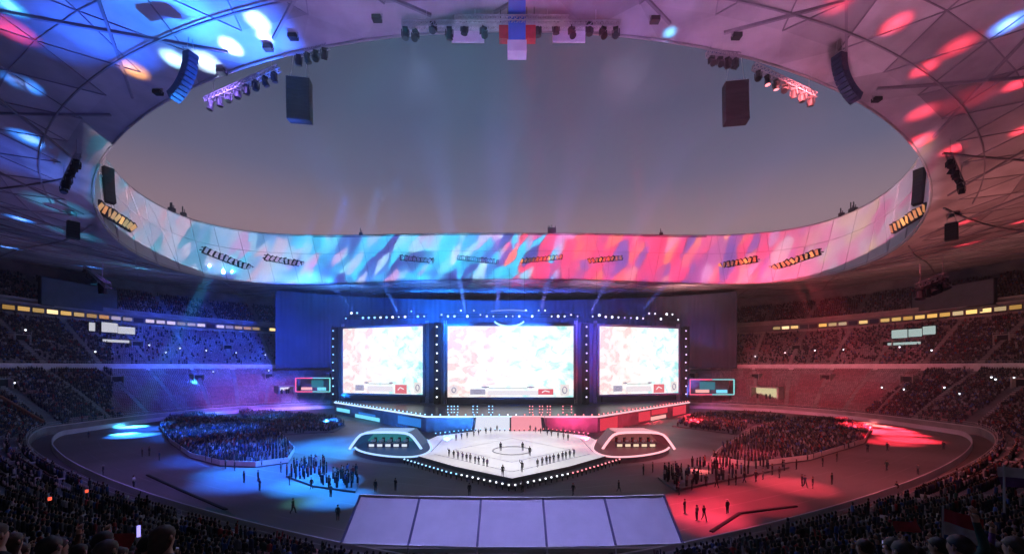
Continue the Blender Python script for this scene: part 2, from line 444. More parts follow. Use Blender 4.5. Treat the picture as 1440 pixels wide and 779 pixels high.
f.bar((0,0,-.2), (0,0,5.2), 1.6, 1.1, up=(0,1,0)); f.build('column_body', mat('blue_lit_skin', (.05,.16,.62), .6, noise=.15, scale=.7), bc)  # blue light on the column is put into its base colour
f = MB(); f.box((0,0,-.72), (1.78,1.14,1.0)); f.build('white_end', M['white'], bc)
tag(bc, 'blue lit boxed column with white end hanging at the middle of the opening', 'column')
for px, sd in ((709,'left'),(746,'right')):
    o = empty('banner_box', at(px, 49, 37.8)); q = MB(); q.box((0,0,0), (.95,.7,1.25)); q.build('red_cloth', M['red_paint'], o)
    q = MB(); [q.tube([(x,0,.6),(x,0,2.6)], .03, 5) for x in (-.35,.35)]; q.build('hanger', M['black'], o)
    tag(o, 'small red box hanging '+sd+' of the blue column', 'hanging box', 'red boxes by the blue column')
for px, sd in ((658,'left'),(800,'right')):
    o = empty('white_panel', at(px, 48, 39.4)); q = MB()
    q.prism([(-1.6,-.1),(1.6,-.1),(1.6,.1),(-1.6,.1)], -.85, 1.6); q.build('panel', M['white'], o)
    q = MB(); [q.tube([(x,0,1.5),(x,0,3.4)], .03, 5) for x in (-1.2,1.2)]; q.build('hanger', M['black'], o)
    tag(o, 'white panel behind the '+sd+' half of the long silver lighting truss', 'panel', 'white panels behind the truss')
# side trusses with lamps and the hanging box speakers
def line_array(name, loc, rz, n, w, h, d, curve, label, cat='loudspeaker', cable=None, m=None):
    r = empty(name, loc, rz)
    a = 0.0; p = Vector((0,0,0))
    for i in range(n):
        c = MB(); R = Matrix.Rotation(a, 3, 'X')
        c.box(p+R@Vector((0,0,-h/2)), (w, d, h*.94), M=R); c.box(p+R@Vector((0,-d/2-.02,-h/2)), (w*.9,.05,h*.7), M=R)
        c.build('cabinet', m or M['black'], r)
        p = p+R@Vector((0,0,-h)); a += curve
    if cable:
        c = MB(); [c.tube([(x,0,0),(x*.4,0,cable)], .03, 5) for x in (-w*.4,w*.4)]; c.box((0,0,.08),(w*.9,d*.6,.16)); c.build('hanger', M['alu'], r)
    tag(r, label, cat, 'line array loudspeakers under the roof'); return r
def hangd(px, py, k=.93):
    h = ray(RB, px, py); return h.y*k if h else 45
def faced(px, py, k=.95):
    h = ray(FB, px, py); return h.y*k if h else 80
line_array('line_array', at(421,113,43.5), .15, 9, 2.35, .49, 1.1, .012, 'straight black loudspeaker stack hanging in the opening, over the left stage half', cable=4.5)
line_array('line_array', at(1034,118,43.5), -.15, 9, 2.35, .49, 1.1, -.012, 'straight black loudspeaker stack hanging in the opening, over the right stage half', cable=4.5)
NAVY = mat('navy_cabinet', (.02,.03,.07), .4, noise=.2, scale=2)
d_ = hangd(268,76,.92); line_array('line_array', at(268,76,d_), 1.3, 11, .95, .47*d_/42, .8, .11, 'curved slim loudspeaker stack against white light spots on the roof edge', cable=1.5, m=NAVY)
d_ = hangd(1180,78,.92); line_array('line_array', at(1180,78,d_), -1.3, 11, .95, .47*d_/42, .8, .11, 'curved slim loudspeaker stack against the pale lilac roof edge', cable=1.5, m=NAVY)
d_ = faced(153,245); line_array('line_array', at(152,236,d_), 1.2, 11, 1.5, .046*d_/5.62, 1.0, -.02, 'long black loudspeaker stack at the left bend of the ring', cable=1.0)
d_ = faced(1293,248); line_array('line_array', at(1293,238,d_), -1.2, 11, 1.5, .046*d_/5.62, 1.0, -.02, 'long black loudspeaker stack at the right bend of the ring', cable=1.0)
d_ = hangd(103,312,.94); line_array('line_array', at(103,312,d_), 1.0, 6, 1.5, .5*d_/70, 1.0, 0, 'short black loudspeaker stack under the left roof end', cable=2.0)
d_ = hangd(1338,314,.94); line_array('line_array', at(1338,314,d_), -1.0, 6, 1.5, .5*d_/70, 1.0, 0, 'short black loudspeaker stack under the right roof end', cable=2.0)
def rig(p0, p1, d0, d1, lamps, label, lens=None, sc=1.5, cab=2.5):
    A, B_ = at(*p0, d0), at(*p1, d1)
    r = empty('lighting_truss', A); f = MB(); truss(f, (0,0,0), B_-A, .5)
    for s in (.1,.9):
        q = (B_-A)*s; f.tube([q, q+Vector((0,0,cab))], .03, 5)
    f.build('frame', M['steel'], r)
    for i in range(lamps):
        s = (i+.5)/lamps; moving_head(r, (B_-A)*s+Vector((0,0,-.3)), random.uniform(-.7,.7), random.uniform(-1,1), sc, lens if lens and i in (1,2) else None)
    tag(r, label, 'lighting truss', 'lighting trusses under the roof edge')
rig((290,142),(392,96),45.5,44,8,'lighting truss with a row of dark lamps slanting past the curved loudspeaker, over blue spots', sc=1.15)
rig((414,76),(462,64),42.5,41.5,4,'short truss of lamps above the straight loudspeaker stack, blue lit side', sc=1.15)
rig((995,76),(1040,80),41.5,42.5,4,'short truss of lamps above the straight loudspeaker stack, lilac side', sc=1.15)
rig((1060,94),(1146,136),43.5,45.5,7,'lighting truss with dark lamps, two glowing red, slanting under the pale edge', lens=M['lampred'], sc=1.15)
rig((88,262),(110,218),hangd(88,262,.93),hangd(110,218,.93),6,'steep truss of lamps under the left roof, blue lit', sc=1.3)
rig((1334,218),(1354,262),hangd(1334,218,.93),hangd(1354,262,.93),6,'steep truss of lamps under the right roof, by red spots', sc=1.3)
rig((118,374),(152,402),hangd(118,374,.93),hangd(152,402,.93),5,'small truss of lamps above the left scoreboard', sc=1.6)
rig((1290,402),(1330,386),hangd(1290,402,.93),hangd(1330,386,.93),5,'small truss of lamps above the right scoreboard', sc=1.6)
# small fixtures scattered on the underside of the near roof
for px, py, sd in ((222,125,'dark lamp housing on the roof by the curved loudspeaker, blue side'),(1233,135,'dark lamp housing on the roof by the curved loudspeaker, lilac side'),
                   (412,46,'grey roof lamp above the short blue lit truss'),(1036,45,'grey roof lamp above the short lilac lit truss'),(530,20,'roof lamp left of the long truss'),(921,22,'roof lamp right of the long truss'),
                   (377,62,'roof lamp among the white light spots'),(312,96,'roof lamp under the lowest white light spots')):
    h = ray(RB, px, py)
    if h is None: continue
    r = empty('roof_lamp', h); f = MB(); f.box((0,0,-.45),(.85,.6,.4)); f.build('housing', M['black'], r)
    f = MB(); f.bar((-.48,0,0),(-.48,0,-.55),.06); f.bar((.48,0,0),(.48,0,-.55),.06); f.build('bracket', M['steel'], r)
    tag(r, sd, 'roof lamp', 'lamps fixed to the roof')

# ------------------------------------------------------------------ scoreboards, lit signs, light strips
def scoreboard(p0, p1, z0, z1, label):
    a, b_ = Vector(p0), Vector(p1); c = (a+b_)/2; d = b_-a; rz = math.atan2(d.y, d.x); L = d.length
    r = empty('scoreboard', (c.x, c.y, z0), rz); H = z1-z0
    f = MB(); f.box((0,0,H/2), (L,.8,H)); f.build('panel', mat('screen_off', (.07,.085,.095), .5, noise=.2, scale=.4), r)
    f = MB(); [f.box((0,0,z),(L+.5,1.0,.3)) for z in (-.15,H+.15)]; [f.box((x,0,H/2),(.3,1.0,H)) for x in (-L/2-.15,L/2+.15)]; f.build('frame', M['black'], r)
    f = MB(); [f.box((x,.9,H/2-1),(.5,.5,H+2)) for x in (-L/3,0,L/3)]; [f.bar((x,.9,H*.7),(x,3.5,-1),.3) for x in (-L/3,L/3)]; f.build('support', M['steel'], r)
    tag(r, label, 'scoreboard', 'switched off scoreboards')
scoreboard((-151,128,0),(-149.5,151,0),36.9,45.6,'large switched off scoreboard above the left suites')
scoreboard((149.5,149,0),(151,125,0),36.6,44.4,'large switched off scoreboard above the right suites')
def sign(px, py, w, h, mtl, label, z_off=0):
    p = ray(MBV, px, py+6)
    if p is None: return
    n = Vector((-p.x, 100-p.y, 0)).normalized(); tang = Vector((n.y,-n.x,0))
    r = empty('lit_sign', p, math.atan2(tang.y, tang.x))
    s = p.y/F*1.0
    f = MB(); f.box((0,.3,h*s/2+.5),(w*s,.35,h*s)); f.build('cabinet', M['black'], r)
    f = MB(); f.box((0,.5,h*s/2+.5),(w*s*.95,.06,h*s*.9)); f.build('light_face', mtl, r)
    f = MB(); [f.box((x*w*s,.3,.25),(.15,.15,.5)) for x in (-.4,.4)]; f.build('foot', M['steel'], r)
    tag(r, label, 'lit sign', 'lit signs on the middle tier')
sign(128,462,7,13,M['signwhite'],'narrow white lit sign, first of four below the left scoreboard')
sign(153,464,19,15,M['signwhite'],'square white lit sign, second of four below the left scoreboard')
sign(176,466,22,11,M['signwhite'],'wide white lit sign, third of four below the left scoreboard')
sign(172,478,48,4,M['signwhite'],'long flat white lit strip under the left signs')
sign(1266,472,19,13,M['signteal'],'square pale lit sign, first of three below the right scoreboard')
sign(1287,470,18,12,M['signteal'],'square pale lit sign, middle of three below the right scoreboard')
sign(1308,467,15,13,M['signteal'],'square pale lit sign, last of three below the right scoreboard')
sign(1272,481,40,4,M['signteal'],'long flat pale strip under the right signs')
def strip(p0, p1, d0, d1, n, m, label):
    A, B_ = at(*p0, d0), at(*p1, d1); r = empty('light_strip', A)
    f = MB(); f.bar((0,0,0), B_-A, .3, .3); f.build('rail', M['black'], r)
    for i in range(n):
        l = MB(); c = (B_-A)*((i+.5)/n); l.box(c+Vector((0,-.3,-.25)), (.75,.5,.45)); l.build('lamp', m, r)
    tag(r, label, 'light strip', 'strips of lamps under the roof')
strip((270,427),(337,434),212,216,12,M['lampblue'],'longer strip of blue lamps under the far left roof')
strip((350,431),(386,433),217,218,8,M['lampblue'],'shorter strip of blue lamps beside the blue backdrop')
strip((1054,437),(1088,436),218,217,8,M['lampred'],'shorter strip of red lamps beside the dark right backdrop')
strip((1101,436),(1171,428),216,212,14,M['lampred'],'longer strip of red lamps under the far right roof')

# blackout drape behind the stage, hung over the far tiers
tt = [t for t in np.linspace(.2, PI-.2, 900)]
pts = [(float(x), float(y)) for x, y in (ring(129.0, 96.5, 100.5, NB, np.array([t])) for t in tt) for x, y in ((x[0], y[0]),)]
pts = [p for p in pts if 386 < CX+F*p[0]/p[1] < 1037]
db = MB(); rows = []
for z in np.linspace(16.2, 49.5, 9):
    rr = []
    for i, p in enumerate(pts):
        fold = .10*math.sin(i*.9+1.4*math.sin(i*.23)+.25*math.sin(z*.3+i*.1))+.08*math.sin(i*.31)
        rr.append((p[0], p[1]+fold, z))
    rows.append(rr)
db.sheet(rows, closed=False); db.sheet([[(x, y+.25, z) for x, y, z in r] for r in rows], closed=False)
M['drape'] = mat('drape', (.05,.07,.11), .85, noise=.2, scale=.15)
dr = empty('backdrop_drape'); db.build('cloth', M['drape'], dr, True)
f = MB(); f.tube([(p[0], p[1]+.3, 49.6) for p in pts[::6]], .08, 6); f.build('hanging_rail', M['black'], dr)
tag(dr, 'tall dark drape hiding the far stands behind the stage screens', 'drape')

# ------------------------------------------------------------------ stage
sp = empty('stage_platform', (0,0,0)); tag(sp, 'wide dark stage platform with swept back wings under the big screens', 'stage')
FRONT = [(-64,144),(-22,103),(22,103),(64,144)]
M['deck'] = mat('stage_deck', (.045,.045,.055), .3, noise=.3, scale=.4)
M['wallpanel'] = mat('wall_panel', (.07,.08,.11), .6, noise=.15, scale=.4)
M['fascia'] = mat('stage_fascia', (.10,.10,.12), .5, noise=.3, scale=.5)
mb = MB(); mb.prism(FRONT+[(66,158),(-66,158)], 0, 4.0, 1, 0); mb.build('deck', [M['deck'], M['fascia']], sp)
M['stripblue'] = emis('edge_strip_blue', (.55,.75,1), 1.6); M['strippink'] = emis('edge_strip_pink', (1,.55,.62), 1.2)
for (a, b_, m) in ((FRONT[0], FRONT[1], M['stripblue']), ((-22,103),(0,103), M['stripblue']), ((0,103),(22,103), M['strippink']), (FRONT[2], FRONT[3], M['strippink'])):
    q = MB(); q.bar((a[0],a[1]-.12,4.05),(b_[0],b_[1]-.12,4.05),.2,.42); q.build('edge_strip', m, sp)
def along(poly, n):
    L = [math.dist(poly[i], poly[i+1]) for i in range(len(poly)-1)]; tot = sum(L); out = []
    for k in range(n):
        s = tot*(k+.5)/n
        for i, l in enumerate(L):
            if s <= l or i == len(L)-1:
                u = s/l; out.append((poly[i][0]+(poly[i+1][0]-poly[i][0])*u, poly[i][1]+(poly[i+1][1]-poly[i][1])*u)); break
            s -= l
    return out
for i, (x, y) in enumerate(along(FRONT, 74)):
    q = MB(); q.box((x,y+.7,4.35),(.5,.5,.6)); f_ = q.build('footlight', M['black'], sp)
    q = MB(); q.box((x,y+.42,4.5),(.34,.06,.3)); q.build('lens', M['lampblue'] if x < -2 else (M['lampred'] if x > 2 else M['lampwhite']), f_)
# lit gaps under the wings
def wingpanel(px0, px1, z0, z1, m):
    def P(px):
        sx = -1 if px < CX else 1; a, b_ = (22,103), (64,144)
        # intersect the view column with the wing front
        k = abs(px-CX)/F; u = (k*a[1]-a[0])/((b_[0]-a[0])-k*(b_[1]-a[1]))
        return (sx*(a[0]+42*u), a[1]+41*u)
    a, b_ = P(px0), P(px1); q = MB()
    q.bar((a[0],a[1]-.25,(z0+z1)/2),(b_[0],b_[1]-.25,(z0+z1)/2),.12,z1-z0); q.build('light_panel', m, sp)
M['panred'] = emis('panel_red', (1,.05,.09), .75); M['panpink'] = emis('panel_pink', (1,.45,.42), 1.1)
M['pancyan'] = emis('panel_cyan', (.18,.75,1), 1.1); M['panblue'] = emis('panel_blue', (.03,.25,.9), .8)
wingpanel(844,868,.3,3.4,M['panred']); wingpanel(898,914,.6,3.4,M['panred']); wingpanel(915,936,.3,1.4,M['panpink']); wingpanel(916,938,1.9,3.5,M['panred']); wingpanel(946,964,.4,3.4,M['panred'])
wingpanel(474,492,1.2,2.4,M['pancyan']); wingpanel(500,534,.3,1.4,M['pancyan']); wingpanel(505,528,1.5,2.2,M['panblue']); wingpanel(560,592,1.0,3.2,M['panblue'])
# centre ramp with lit panels
sr = empty('stage_ramp')
def slope(x0, x1, lift):
    q = MB(); q.add([(x0,98.0,.9+lift),(x1,98.0,.9+lift),(x1,102.9,4.0+lift),(x0,102.9,4.0+lift),(x0,98.0,.8+lift),(x1,98.0,.8+lift),(x1,102.9,3.9+lift),(x0,102.9,3.9+lift)], ((0,1,2,3),(7,6,5,4),(0,4,5,1),(1,5,6,2),(2,6,7,3),(3,7,4,0))); return q
slope(-9.6,8.0,0).build('ramp_body', M['fascia'], sr)
slope(-9.2,-.6,.12).build('lit_panel', emis('ramp_white',(.82,.85,1),.95), sr)
slope(-.2,7.4,.12).build('lit_panel', emis('ramp_pink',(1,.34,.42),.95), sr)
q = MB(); [q.bar((x,103,4.6),(x,98.0,1.5),.12,.12) for x in (-9.9,8.3)]; q.build('side_rail', M['rail'], sr)
tag(sr, 'sloping ramp with one white and one pink lit panel joining stage and lit floor', 'ramp')
# dark wall behind the screens
bw = empty('stage_rear_wall'); BWL = [(-70,156.2),(-33,145.2),(-23,139),(22.5,139),(32.5,145.2),(69,156.2)]
for a, b_ in zip(BWL, BWL[1:]):
    q = MB(); q.bar((*a,18.2),(*b_,18.2),.25,28.4); q.build('panel', M['wallpanel'], bw)
for x, y in BWL:
    q = MB(); q.box((x,y,18.3),(.6,.6,28.6)); q.build('post', M['black'], bw)
tag(bw, 'flat dark panelled wall standing directly behind the three video screens', 'stage wall')

# LED floor
LED = [(0,56.5),(9,63.2),(17.5,71.5),(19.2,80),(17,91),(9,97.6),(-9,97.6),(-17,91),(-19.2,80),(-17.5,71.5),(-9,63.2)]
fl = empty('lit_stage_floor'); tag(fl, 'diamond shaped glowing white stage floor pointing at the camera', 'stage floor')
ledm = bpy.data.materials.new('led_floor'); ledm.use_nodes = True; nt = ledm.node_tree; b = nt.nodes['Principled BSDF']
b.inputs['Base Color'].default_value = (.55,.55,.57,1); b.inputs['Roughness'].default_value = .28
tc = nt.nodes.new('ShaderNodeTexCoord'); br = nt.nodes.new('ShaderNodeTexBrick'); br.inputs['Scale'].default_value = .5
br.inputs['Color1'].default_value = (.80,.76,.80,1); br.inputs['Color2'].default_value = (.66,.63,.70,1); br.inputs['Mortar'].default_value = (.35,.34,.40,1); br.inputs['Mortar Size'].default_value = .015; br.offset = 0
wv = nt.nodes.new('ShaderNodeTexVoronoi'); wv.feature = 'F1'; wv.inputs['Scale'].default_value = .11
rp = nt.nodes.new('ShaderNodeValToRGB'); rp.color_ramp.elements[0].color = (.62,.58,.66,1); rp.color_ramp.elements[1].color = (1,.98,.94,1); rp.color_ramp.elements[0].position = .2; rp.color_ramp.elements[1].position = .6
mu = nt.nodes.new('ShaderNodeMix'); mu.data_type = 'RGBA'; mu.blend_type = 'MULTIPLY'; mu.inputs[0].default_value = 1
nt.links.new(tc.outputs['Object'], br.inputs['Vector']); nt.links.new(tc.outputs['Object'], wv.inputs['Vector']); nt.links.new(wv.outputs['Distance'], rp.inputs['Fac'])
nt.links.new(br.outputs['Color'], mu.inputs[6]); nt.links.new(rp.outputs['Color'], mu.inputs[7]); nt.links.new(mu.outputs[2], b.inputs['Emission Color']); b.inputs['Emission Strength'].default_value = .86
mb = MB(); mb.prism(LED, 0, 1.2, 1, 0); mb.build('led_panels', [ledm, M['fascia']], fl)
def grow(poly, k, c=(0,78)): return [(c[0]+(x-c[0])*k, c[1]+(y-c[1])*k) for x, y in poly]
mb = MB(); mb.prism(grow(LED,1.06), 0, .55, 0, 0); mb.build('skirt_step', M['fascia'], fl)
for (a, b_) in (((0,66),(11,76)),((0,66),(-11,76)),((11,76),(0,88)),((-11,76),(0,88)),((0,60),(14,72)),((0,60),(-14,72)),((-15,74),(-15,88)),((15,74),(15,88))):
    mb = MB(); mb.bar((*a,1.206),(*b_,1.206),.22,.012); mb.build('floor_line', mat('line_grey',(.5,.48,.54),.4), fl)
mb = MB(); mb.tube([(3.6*math.cos(t), 75+3.6*math.sin(t), 1.22) for t in np.linspace(0,2*PI,33)], .13, 5, cap=False); mb.build('centre_ring', mat('line_grey',(.7,.68,.74),.4), fl)
for i, (x, y) in enumerate(along([(-19,69.5),(-9.6,60.6),(0,53.8),(9.6,60.6),(19,69.5)], 46)):
    q = MB(); q.box((x,y,.6),(.14,.14,.9)); f_ = q.build('footlight', M['black'], fl)
    q = MB(); q.box((x,y-.02,.98),(.22,.2,.16)); q.build('lens', M['lampblue'] if x < -8 else (M['lampred'] if x > 9 else M['lampwhite']), f_)
for i, (x, y) in enumerate(along([(-18,91.5),(-9,98.3),(9,98.3),(18,91.5)], 34)):
    q = MB(); q.box((x,y,.8),(.25,.25,1.6)); f_ = q.build('footlight', M['black'], fl)
    q = MB(); q.box((x,y-.02,1.65),(.22,.22,.16)); q.build('lens', M['lampblue'] if x < -1 else M['lampred'], f_)

# LED screens
def screenmat(w, h):
    m = bpy.data.materials.new('screen_picture'); m.use_nodes = True; nt = m.node_tree; b = nt.nodes['Principled BSDF']
    b.inputs['Base Color'].default_value = (.02,.02,.02,1); b.inputs['Roughness'].default_value = .4
    tc = nt.nodes.new('ShaderNodeTexCoord'); mp = nt.nodes.new('ShaderNodeMapping'); mp.inputs['Scale'].default_value = (9/w,1,7/h); mp.inputs['Location'].default_value = (3.1,0,1.7)
    nt.links.new(tc.outputs['Object'], mp.inputs['Vector'])
    mq = nt.nodes.new('ShaderNodeMapping'); mq.inputs['Scale'].default_value = (9/w,1,7/h); mq.inputs['Rotation'].default_value = (0,.75,0); nt.links.new(tc.outputs['Object'], mq.inputs['Vector'])
    n1 = nt.nodes.new('ShaderNodeTexNoise'); n1.inputs['Scale'].default_value = 1.15; n1.inputs['Detail'].default_value = 8; n1.inputs['Distortion'].default_value = .8
    n2 = nt.nodes.new('ShaderNodeTexVoronoi'); n2.inputs['Scale'].default_value = 2.6; n2.feature = 'SMOOTH_F1'
    n3 = nt.nodes.new('ShaderNodeTexWave'); n3.inputs['Scale'].default_value = .28; n3.inputs['Distortion'].default_value = 9; n3.inputs['Detail'].default_value = 4
    nt.links.new(mp.outputs['Vector'], n1.inputs['Vector']); nt.links.new(mp.outputs['Vector'], n2.inputs['Vector']); nt.links.new(mq.outputs['Vector'], n3.inputs['Vector'])
    sx = nt.nodes.new('ShaderNodeSeparateXYZ'); nt.links.new(tc.outputs['Object'], sx.inputs[0])
    gx = nt.nodes.new('ShaderNodeMath'); gx.operation = 'MULTIPLY_ADD'; gx.inputs[1].default_value = .34/w; nt.links.new(sx.outputs['X'], gx.inputs[0]); nt.links.new(n1.outputs['Fac'], gx.inputs[2])
    r1 = nt.nodes.new('ShaderNodeValToRGB'); e = r1.color_ramp.elements
    e[0].position = .30; e[0].color = (.90,.68,.66,1); e[1].position = .76; e[1].color = (.40,.84,.82,1)
    for q, c in ((.38,(.96,.89,.83,1)),(.45,(.97,.95,.93,1)),(.54,(.96,.98,.98,1)),(.62,(.86,.95,.93,1))):
        x = e.new(q); x.color = c
    r2 = nt.nodes.new('ShaderNodeValToRGB'); r2.color_ramp.elements[0].color = (.60,.60,.68,1); r2.color_ramp.elements[0].position = .02; r2.color_ramp.elements[1].position = .26; r2.color_ramp.elements[1].color = (1,1,1,1)
    r3 = nt.nodes.new('ShaderNodeValToRGB'); r3.color_ramp.elements[0].color = (.80,.84,.88,1); r3.color_ramp.elements[0].position = .10; r3.color_ramp.elements[1].position = .34; r3.color_ramp.elements[1].color = (1,1,1,1)
    nt.links.new(gx.outputs[0], r1.inputs['Fac']); prev = r1.outputs['Color']
    for r, n, o_, f_ in ((r2, n2, 'Distance', .55), (r3, n3, 'Fac', .28)):
        nt.links.new(n.outputs[o_], r.inputs['Fac'])
        mu = nt.nodes.new('ShaderNodeMix'); mu.data_type = 'RGBA'; mu.blend_type = 'MULTIPLY'; mu.inputs[0].default_value = f_
        nt.links.new(prev, mu.inputs[6]); nt.links.new(r.outputs['Color'], mu.inputs[7]); prev = mu.outputs[2]
    nt.links.new(prev, b.inputs['Emission Color']); b.inputs['Emission Strength'].default_value = 1.18
    return m
def screen(c, w, h, rz, seed, label, huds, legs):
    r = empty('video_screen', (c[0], c[1], c[2]-h/2), rz)
    q = MB(); q.box((0,.45,h/2),(w,.5,h)); q.build('panel', screenmat(w, h), r)
    q = MB()
    for z in (-.35, h+.35): q.box((0,.6,z),(w+1.5,.9,.7))
    for x in (-w/2-.4, w/2+.4): q.box((x,.6,h/2),(.75,.9,h))
    q.box((0,1.05,h/2),(w+1.4,.3,h+1.3)); q.build('frame', M['fascia'], r)
    q = MB(); truss(q, (-w/2-1,1.5,-c[2]+h/2+4),(-w/2-1,1.5,h+2),.8); truss(q, (w/2+1,1.5,-c[2]+h/2+4),(w/2+1,1.5,h+2),.8); q.build('support', M['alu'], r)
    for (x, z, ww, hh, cc) in huds:
        q = MB(); q.box((x*w,.18,z*h),(ww*w,.04,hh*h)); p_ = q.build('score_box', emis('hud', cc, .95), r)
        q = MB()
        if cc[0] > .5 and cc[1] < .4 and ww < .2:
            q.tube([(x*w-.25*ww*w,.15,z*h-.1*hh*h),(x*w-.05*ww*w,.15,z*h+.2*hh*h),(x*w+.25*ww*w,.15,z*h)], .22, 5); q.build('emblem', emis('hud_white',(1,.85,.85),1), p_)
        elif ww < .2:
            q.tube([(x*w+.25*ww*w*math.cos(t),.15,z*h+.28*hh*h*math.sin(t)) for t in np.linspace(0,2*PI,13)], .2, 5); q.build('emblem', emis('hud_dark',(.35,.32,.45),.9), p_)
    tag(r, label, 'screen', 'video screens over the stage'); return r
HUDC = [(-.26,.075,.12,.075,(.42,.40,.55)),(.28,.075,.12,.08,(.85,.12,.15)),(.02,.06,.40,.065,(.93,.86,.90)),(-.02,.125,.30,.014,(.62,.70,.64)),(-.20,.14,.06,.02,(.35,.45,.42)),(.16,.14,.06,.02,(.45,.5,.48)),(-.45,.10,.06,.12,(.93,.82,.84)),(.43,.10,.07,.16,(.90,.86,.84))]
HUDS = [(-.28,.085,.11,.085,(.45,.42,.55)),(.24,.075,.14,.13,(.85,.18,.2)),(-.02,.075,.32,.08,(.93,.86,.90)),(-.02,.15,.30,.014,(.62,.70,.64)),(-.19,.165,.05,.02,(.4,.48,.45)),(.12,.165,.05,.02,(.45,.5,.48)),(.44,.10,.08,.16,(.92,.88,.84))]
screen((-.5,135,18.6), 42.6, 24.0, 0, 1.0, 'widest video screen, in the middle above the stage', HUDC, 1)
def sidescreen(xi, xo, seed, label):
    a = Vector((xi,141,0)); b_ = Vector((xo,151,0)); c = (a+b_)/2; d = (b_-a) if xo > xi else (a-b_)
    screen((c.x, c.y, 19.1), d.length, 24.2, math.atan2(d.y, d.x), seed, label, HUDS, 0)
sidescreen(-31.6,-64.0,2.0,'narrower video screen turned inward above the blue left wing')
sidescreen(31.0,63.0,3.0,'narrower video screen turned inward above the red right wing')
# lamp columns beside the screens
for px, lab, m in ((615,'left of the middle screen','lampwhite'),(824,'right of the middle screen','lamplilac'),(470,'at the outer edge of the left screen','lampblue'),(963,'at the outer edge of the right screen','lamplilac')):
    d = 138 if 500 < px < 900 else 153
    p = at(px, 515, d); r = empty('lamp_column', (p.x, p.y, 4.0)); q = MB(); truss(q, (0,0,0),(0,0,28.5),.9); q.box((0,.6,14),(2.6,.3,28)); q.build('mast', M['black'], r)
    for i in range(9):
        q = MB(); q.box((.1*math.sin(i*9),-.75,2.5+i*3.0),(.75,.6,.75)); f_ = q.build('lamp', M['black'], r)
        q = MB(); q.tube([(.1*math.sin(i*9),-1.06,2.5+i*3.0),(.1*math.sin(i*9),-1.1,2.5+i*3.0)],.28,8); q.build('lens', M[m], f_)
    tag(r, 'tall dark mast with small lamps '+lab, 'lamp mast', 'lamp masts between the screens')
for (p0, p1, d0, d1, n, lab, ms) in (((484,447),(602,444),152,140,14,'over the left video screen',('lampblue','lampwhite')),((617,444),(816,444),134,134,22,'over the middle video screen',('lampwhite','lamplilac')),((828,444),(956,449),140,152,15,'over the right video screen',('lamplilac','lampwhite'))):
    A, B_ = at(*p0, d0), at(*p1, d1); r = empty('lighting_truss', A); q = MB(); truss(q, (0,0,0), B_-A, 1.0)
    for s in (.08,.5,.92): q.tube([(B_-A)*s, (B_-A)*s+Vector((0,0,16))], .04, 5)
    q.build('frame', M['black'], r)
    for i in range(n):
        c = (B_-A)*((i+.5)/n)+Vector((0,-.7,random.choice((-.3,-.3,-.3,.2,1.6))))
        q = MB(); q.box(c,(.7,.6,.7)); f_ = q.build('lamp', M['black'], r)
        q = MB(); q.tube([c+Vector((0,-.31,0)), c+Vector((0,-.36,0))], random.uniform(.2,.42), 8); q.build('lens', M[random.choice(ms)], f_)
    tag(r, 'dark truss with a row of small bright lamps '+lab, 'lighting truss', 'lighting trusses over the screens')
hr = empty('curved_light_frame', at(716,446,131)); q = MB()
q.tube([(5.2*math.cos(t),0,2.6*math.sin(t)-.4) for t in np.linspace(PI*1.12,PI*1.88,14)], .28, 6); q.build('lower_arc', M['lampblue'], hr)
q = MB(); q.tube([(x,0,2.1+.25*math.cos(x*.35)) for x in np.linspace(-6,6,11)], .2, 6); q.build('upper_bar', emis('bar_dim',(.5,.6,1),.6), hr)
q = MB(); [q.tube([(x,0,2.2),(x,0,16)],.04,5) for x in (-5,5)]; q.build('hanger', M['black'], hr)
tag(hr, 'smiling arc of blue light hanging above the middle screen', 'light frame')
# rails and lamp ladders standing on the platform
for px, w_, m, lab in ((632,5,'lampblue','first of the blue ones'),(641,5,'lampblue','second of the blue ones'),(668,6,'lampblue','third of the blue ones, by the middle'),(690,5,'lampblue','last blue one nearest the middle'),(747,4,'lampred','first red one from the middle'),(761,4,'lampred','second red one from the middle'),(772,4,'lampred','third red one from the middle'),(798,12,'lampred','widest, farthest from the middle')):
    p = at(px, 585, 105); r = empty('lamp_ladder', (p.x, 105.5, 4.0)); ww = w_*105/F; q = MB()
    for x in (-ww/2, ww/2): q.bar((x,0,0),(x,0,2.7),.12)
    for z in (.6,1.3,2.0,2.6): q.bar((-ww/2,0,z),(ww/2,0,z),.1)
    q.build('frame', M['black'], r)
    for z in (.9,1.7,2.5):
        for x in (-ww/2, ww/2):
            q = MB(); q.box((x,-.14,z),(.26,.12,.26)); q.build('lamp', M[m], r)
    tag(r, 'small lamp ladder on the stage edge, '+lab, 'lamp stand', 'lamp ladders on the stage')

